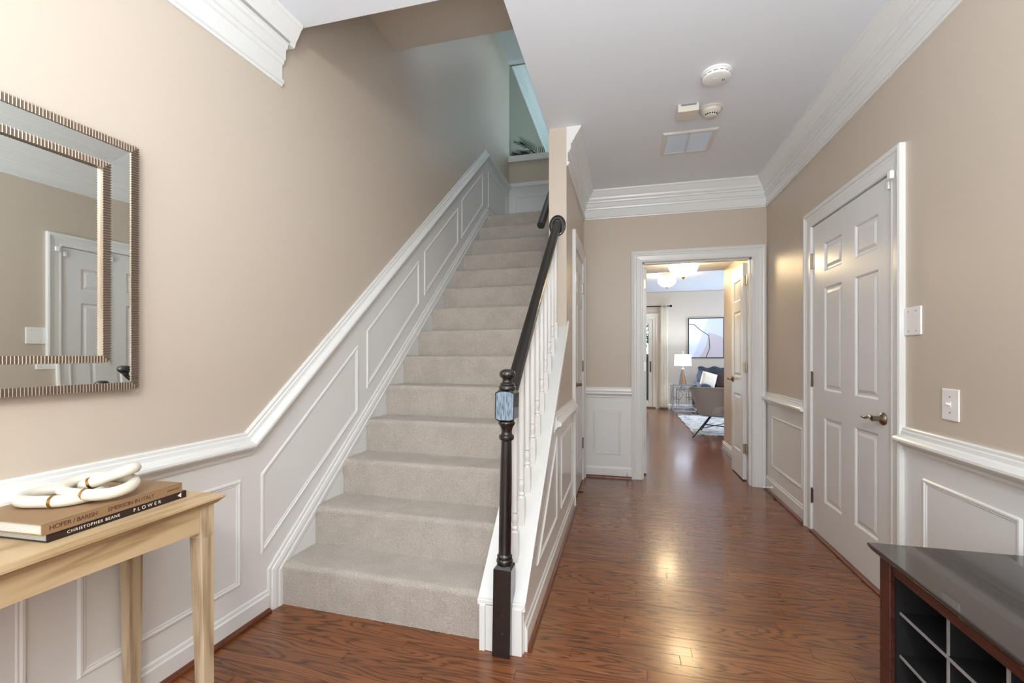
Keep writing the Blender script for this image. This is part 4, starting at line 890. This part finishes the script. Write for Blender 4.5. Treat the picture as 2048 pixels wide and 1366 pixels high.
# armchair: back turned to the hall
GREYF = mat('grey_velvet', (160, 163, 170), .7, bump=.15, bscale=90, var=.06)
GREYF.node_tree.nodes['Principled BSDF'].inputs['Sheen Weight'].default_value = .4
t = thing('armchair', 'grey barrel armchair on black metal legs, its back to the hall', 'chair', (1.38, 7.25, .011))
acx, acy = 1.36, 7.28
def shell():
    q = MB(); nA, nZ = 44, 10; vs = []; fs = []
    for s_ in (0, 1):
        for i in range(nA+1):
            u_ = i/nA; a = pi+ (u_-.5)*2*2.25 + pi/2     # open side towards +Y
            for j in range(nZ+1):
                v_ = j/nZ; R_ = .275+.115*v_; e = 1.0 if s_ == 0 else .84
                ca, sa = cos(a), sin(a); sq = (abs(ca)**3.2+abs(sa)**3.2)**(-1/3.2)
                zt = .30+(.40 - .07*max(0,(abs(u_-.5)-.28)/.22))*v_
                vs.append((acx+R_*e*sq*ca*1.02, acy+R_*e*sq*sa*.95, zt+(.0 if s_ == 0 else .0)))
        b__ = s_*(nA+1)*(nZ+1)
        for i in range(nA):
            for j in range(nZ): fs.append((b__+i*(nZ+1)+j, b__+(i+1)*(nZ+1)+j, b__+(i+1)*(nZ+1)+j+1, b__+i*(nZ+1)+j+1))
    N1 = (nA+1)*(nZ+1)
    for i in range(nA):
        for j in (0, nZ): fs.append((i*(nZ+1)+j,(i+1)*(nZ+1)+j,N1+(i+1)*(nZ+1)+j,N1+i*(nZ+1)+j))
    for j in range(nZ):
        for i in (0, nA): fs.append((i*(nZ+1)+j,i*(nZ+1)+j+1,N1+i*(nZ+1)+j+1,N1+i*(nZ+1)+j))
    q.add(vs, fs); return q
obj('backrest', shell(), GREYF, t, smooth='auto')
obj('seat', MB().lathe([(0,.0),(.25,0),(.29,.02),(.31,.12),(.30,.17),(.26,.19),(0,.195)], (acx,acy,.275), 32), GREYF, t, smooth='auto')
obj('piping', MB().tube([(acx+(.388*(abs(cos(a))**3.2+abs(sin(a))**3.2)**(-1/3.2))*cos(a)*1.02, acy+(.388*(abs(cos(a))**3.2+abs(sin(a))**3.2)**(-1/3.2))*sin(a)*.95, .703-.07*max(0,(abs(i/40-.5)-.28)/.22)) for i in range(41) for a in [pi+(i/40-.5)*4.5+pi/2]], .009, 8), mat('grey_piping', (172,162,150), .6), t, smooth=True)
obj('back_seam', MB().tube([(acx+.02, acy-.2615-.109*v_-.004, .30+.40*v_) for v_ in (0,.25,.5,.75,1)], .003, 6), GREYF, t)
for (fx_, fy_), (hx, hy) in (((.925,6.74),(1.22,7.12)), ((1.13,7.42),(1.27,7.30)), ((1.80,6.85),(1.50,7.12)), ((1.62,7.75),(1.46,7.42))):
    obj('leg', MB().tube([(fx_,fy_,.022),(hx,hy,.28)], [.010,.013], 10), IRON, t, smooth='auto')
obj('leg_brace', MB().tube([(1.05,6.90,.125),(1.56,7.60,.125)], .008, 8).tube([(1.19,7.37,.12),(1.67,6.97,.12)], .008, 8), IRON, t)
# ceiling lights
GLOW = mat('alabaster_glass', (255,244,224), .4, emit=(255,224,172), estr=36)
def flush(x, y, zc, ztip, rr, label):
    t = thing('ceiling_light', label, 'ceiling light', (x, y, zc), group='flush bowl ceiling lights beyond the double door')
    d = zc-ztip; zb = ztip+.022
    prof = [(rr*sin(a), zb+(rr*.80)*(1-cos(a))) for a in [i*pi/2/12 for i in range(13)]]
    b_o = obj('glass_bowl', MB().lathe(prof, (x,y,0), 36), GLOW, t, smooth='auto')
    obj('canopy', MB().lathe([(.0,zc-.025),(.07,zc-.025),(.075,zc-.01),(.075,zc),(0,zc)], (x,y,0), 28).tube([(x,y,zb+.12),(x,y,zc-.02)], .008), BRASS, t, smooth='auto')
    for k_ in range(3):
        a0 = k_*2*pi/3+.5; obj('rib', MB().tube([(x+(r+.003)*cos(a0), y+(r+.003)*sin(a0), z-.002) for r, z in prof], .004, 6), BRASS, t)
    obj('finial', MB().lathe([(0,ztip-.012),(.006,ztip-.010),(.006,ztip),(.016,ztip+.006),(.020,ztip+.018),(0,ztip+.024)], (x,y,0), 14), BRASS, t, smooth='auto')
flush(.634, 5.35, 2.235, 2.03, .158, 'nearer lit alabaster bowl ceiling light beyond the double door')
flush(.700, 8.15, 2.575, 2.325, .150, 'farther lit alabaster bowl ceiling light in the living room')
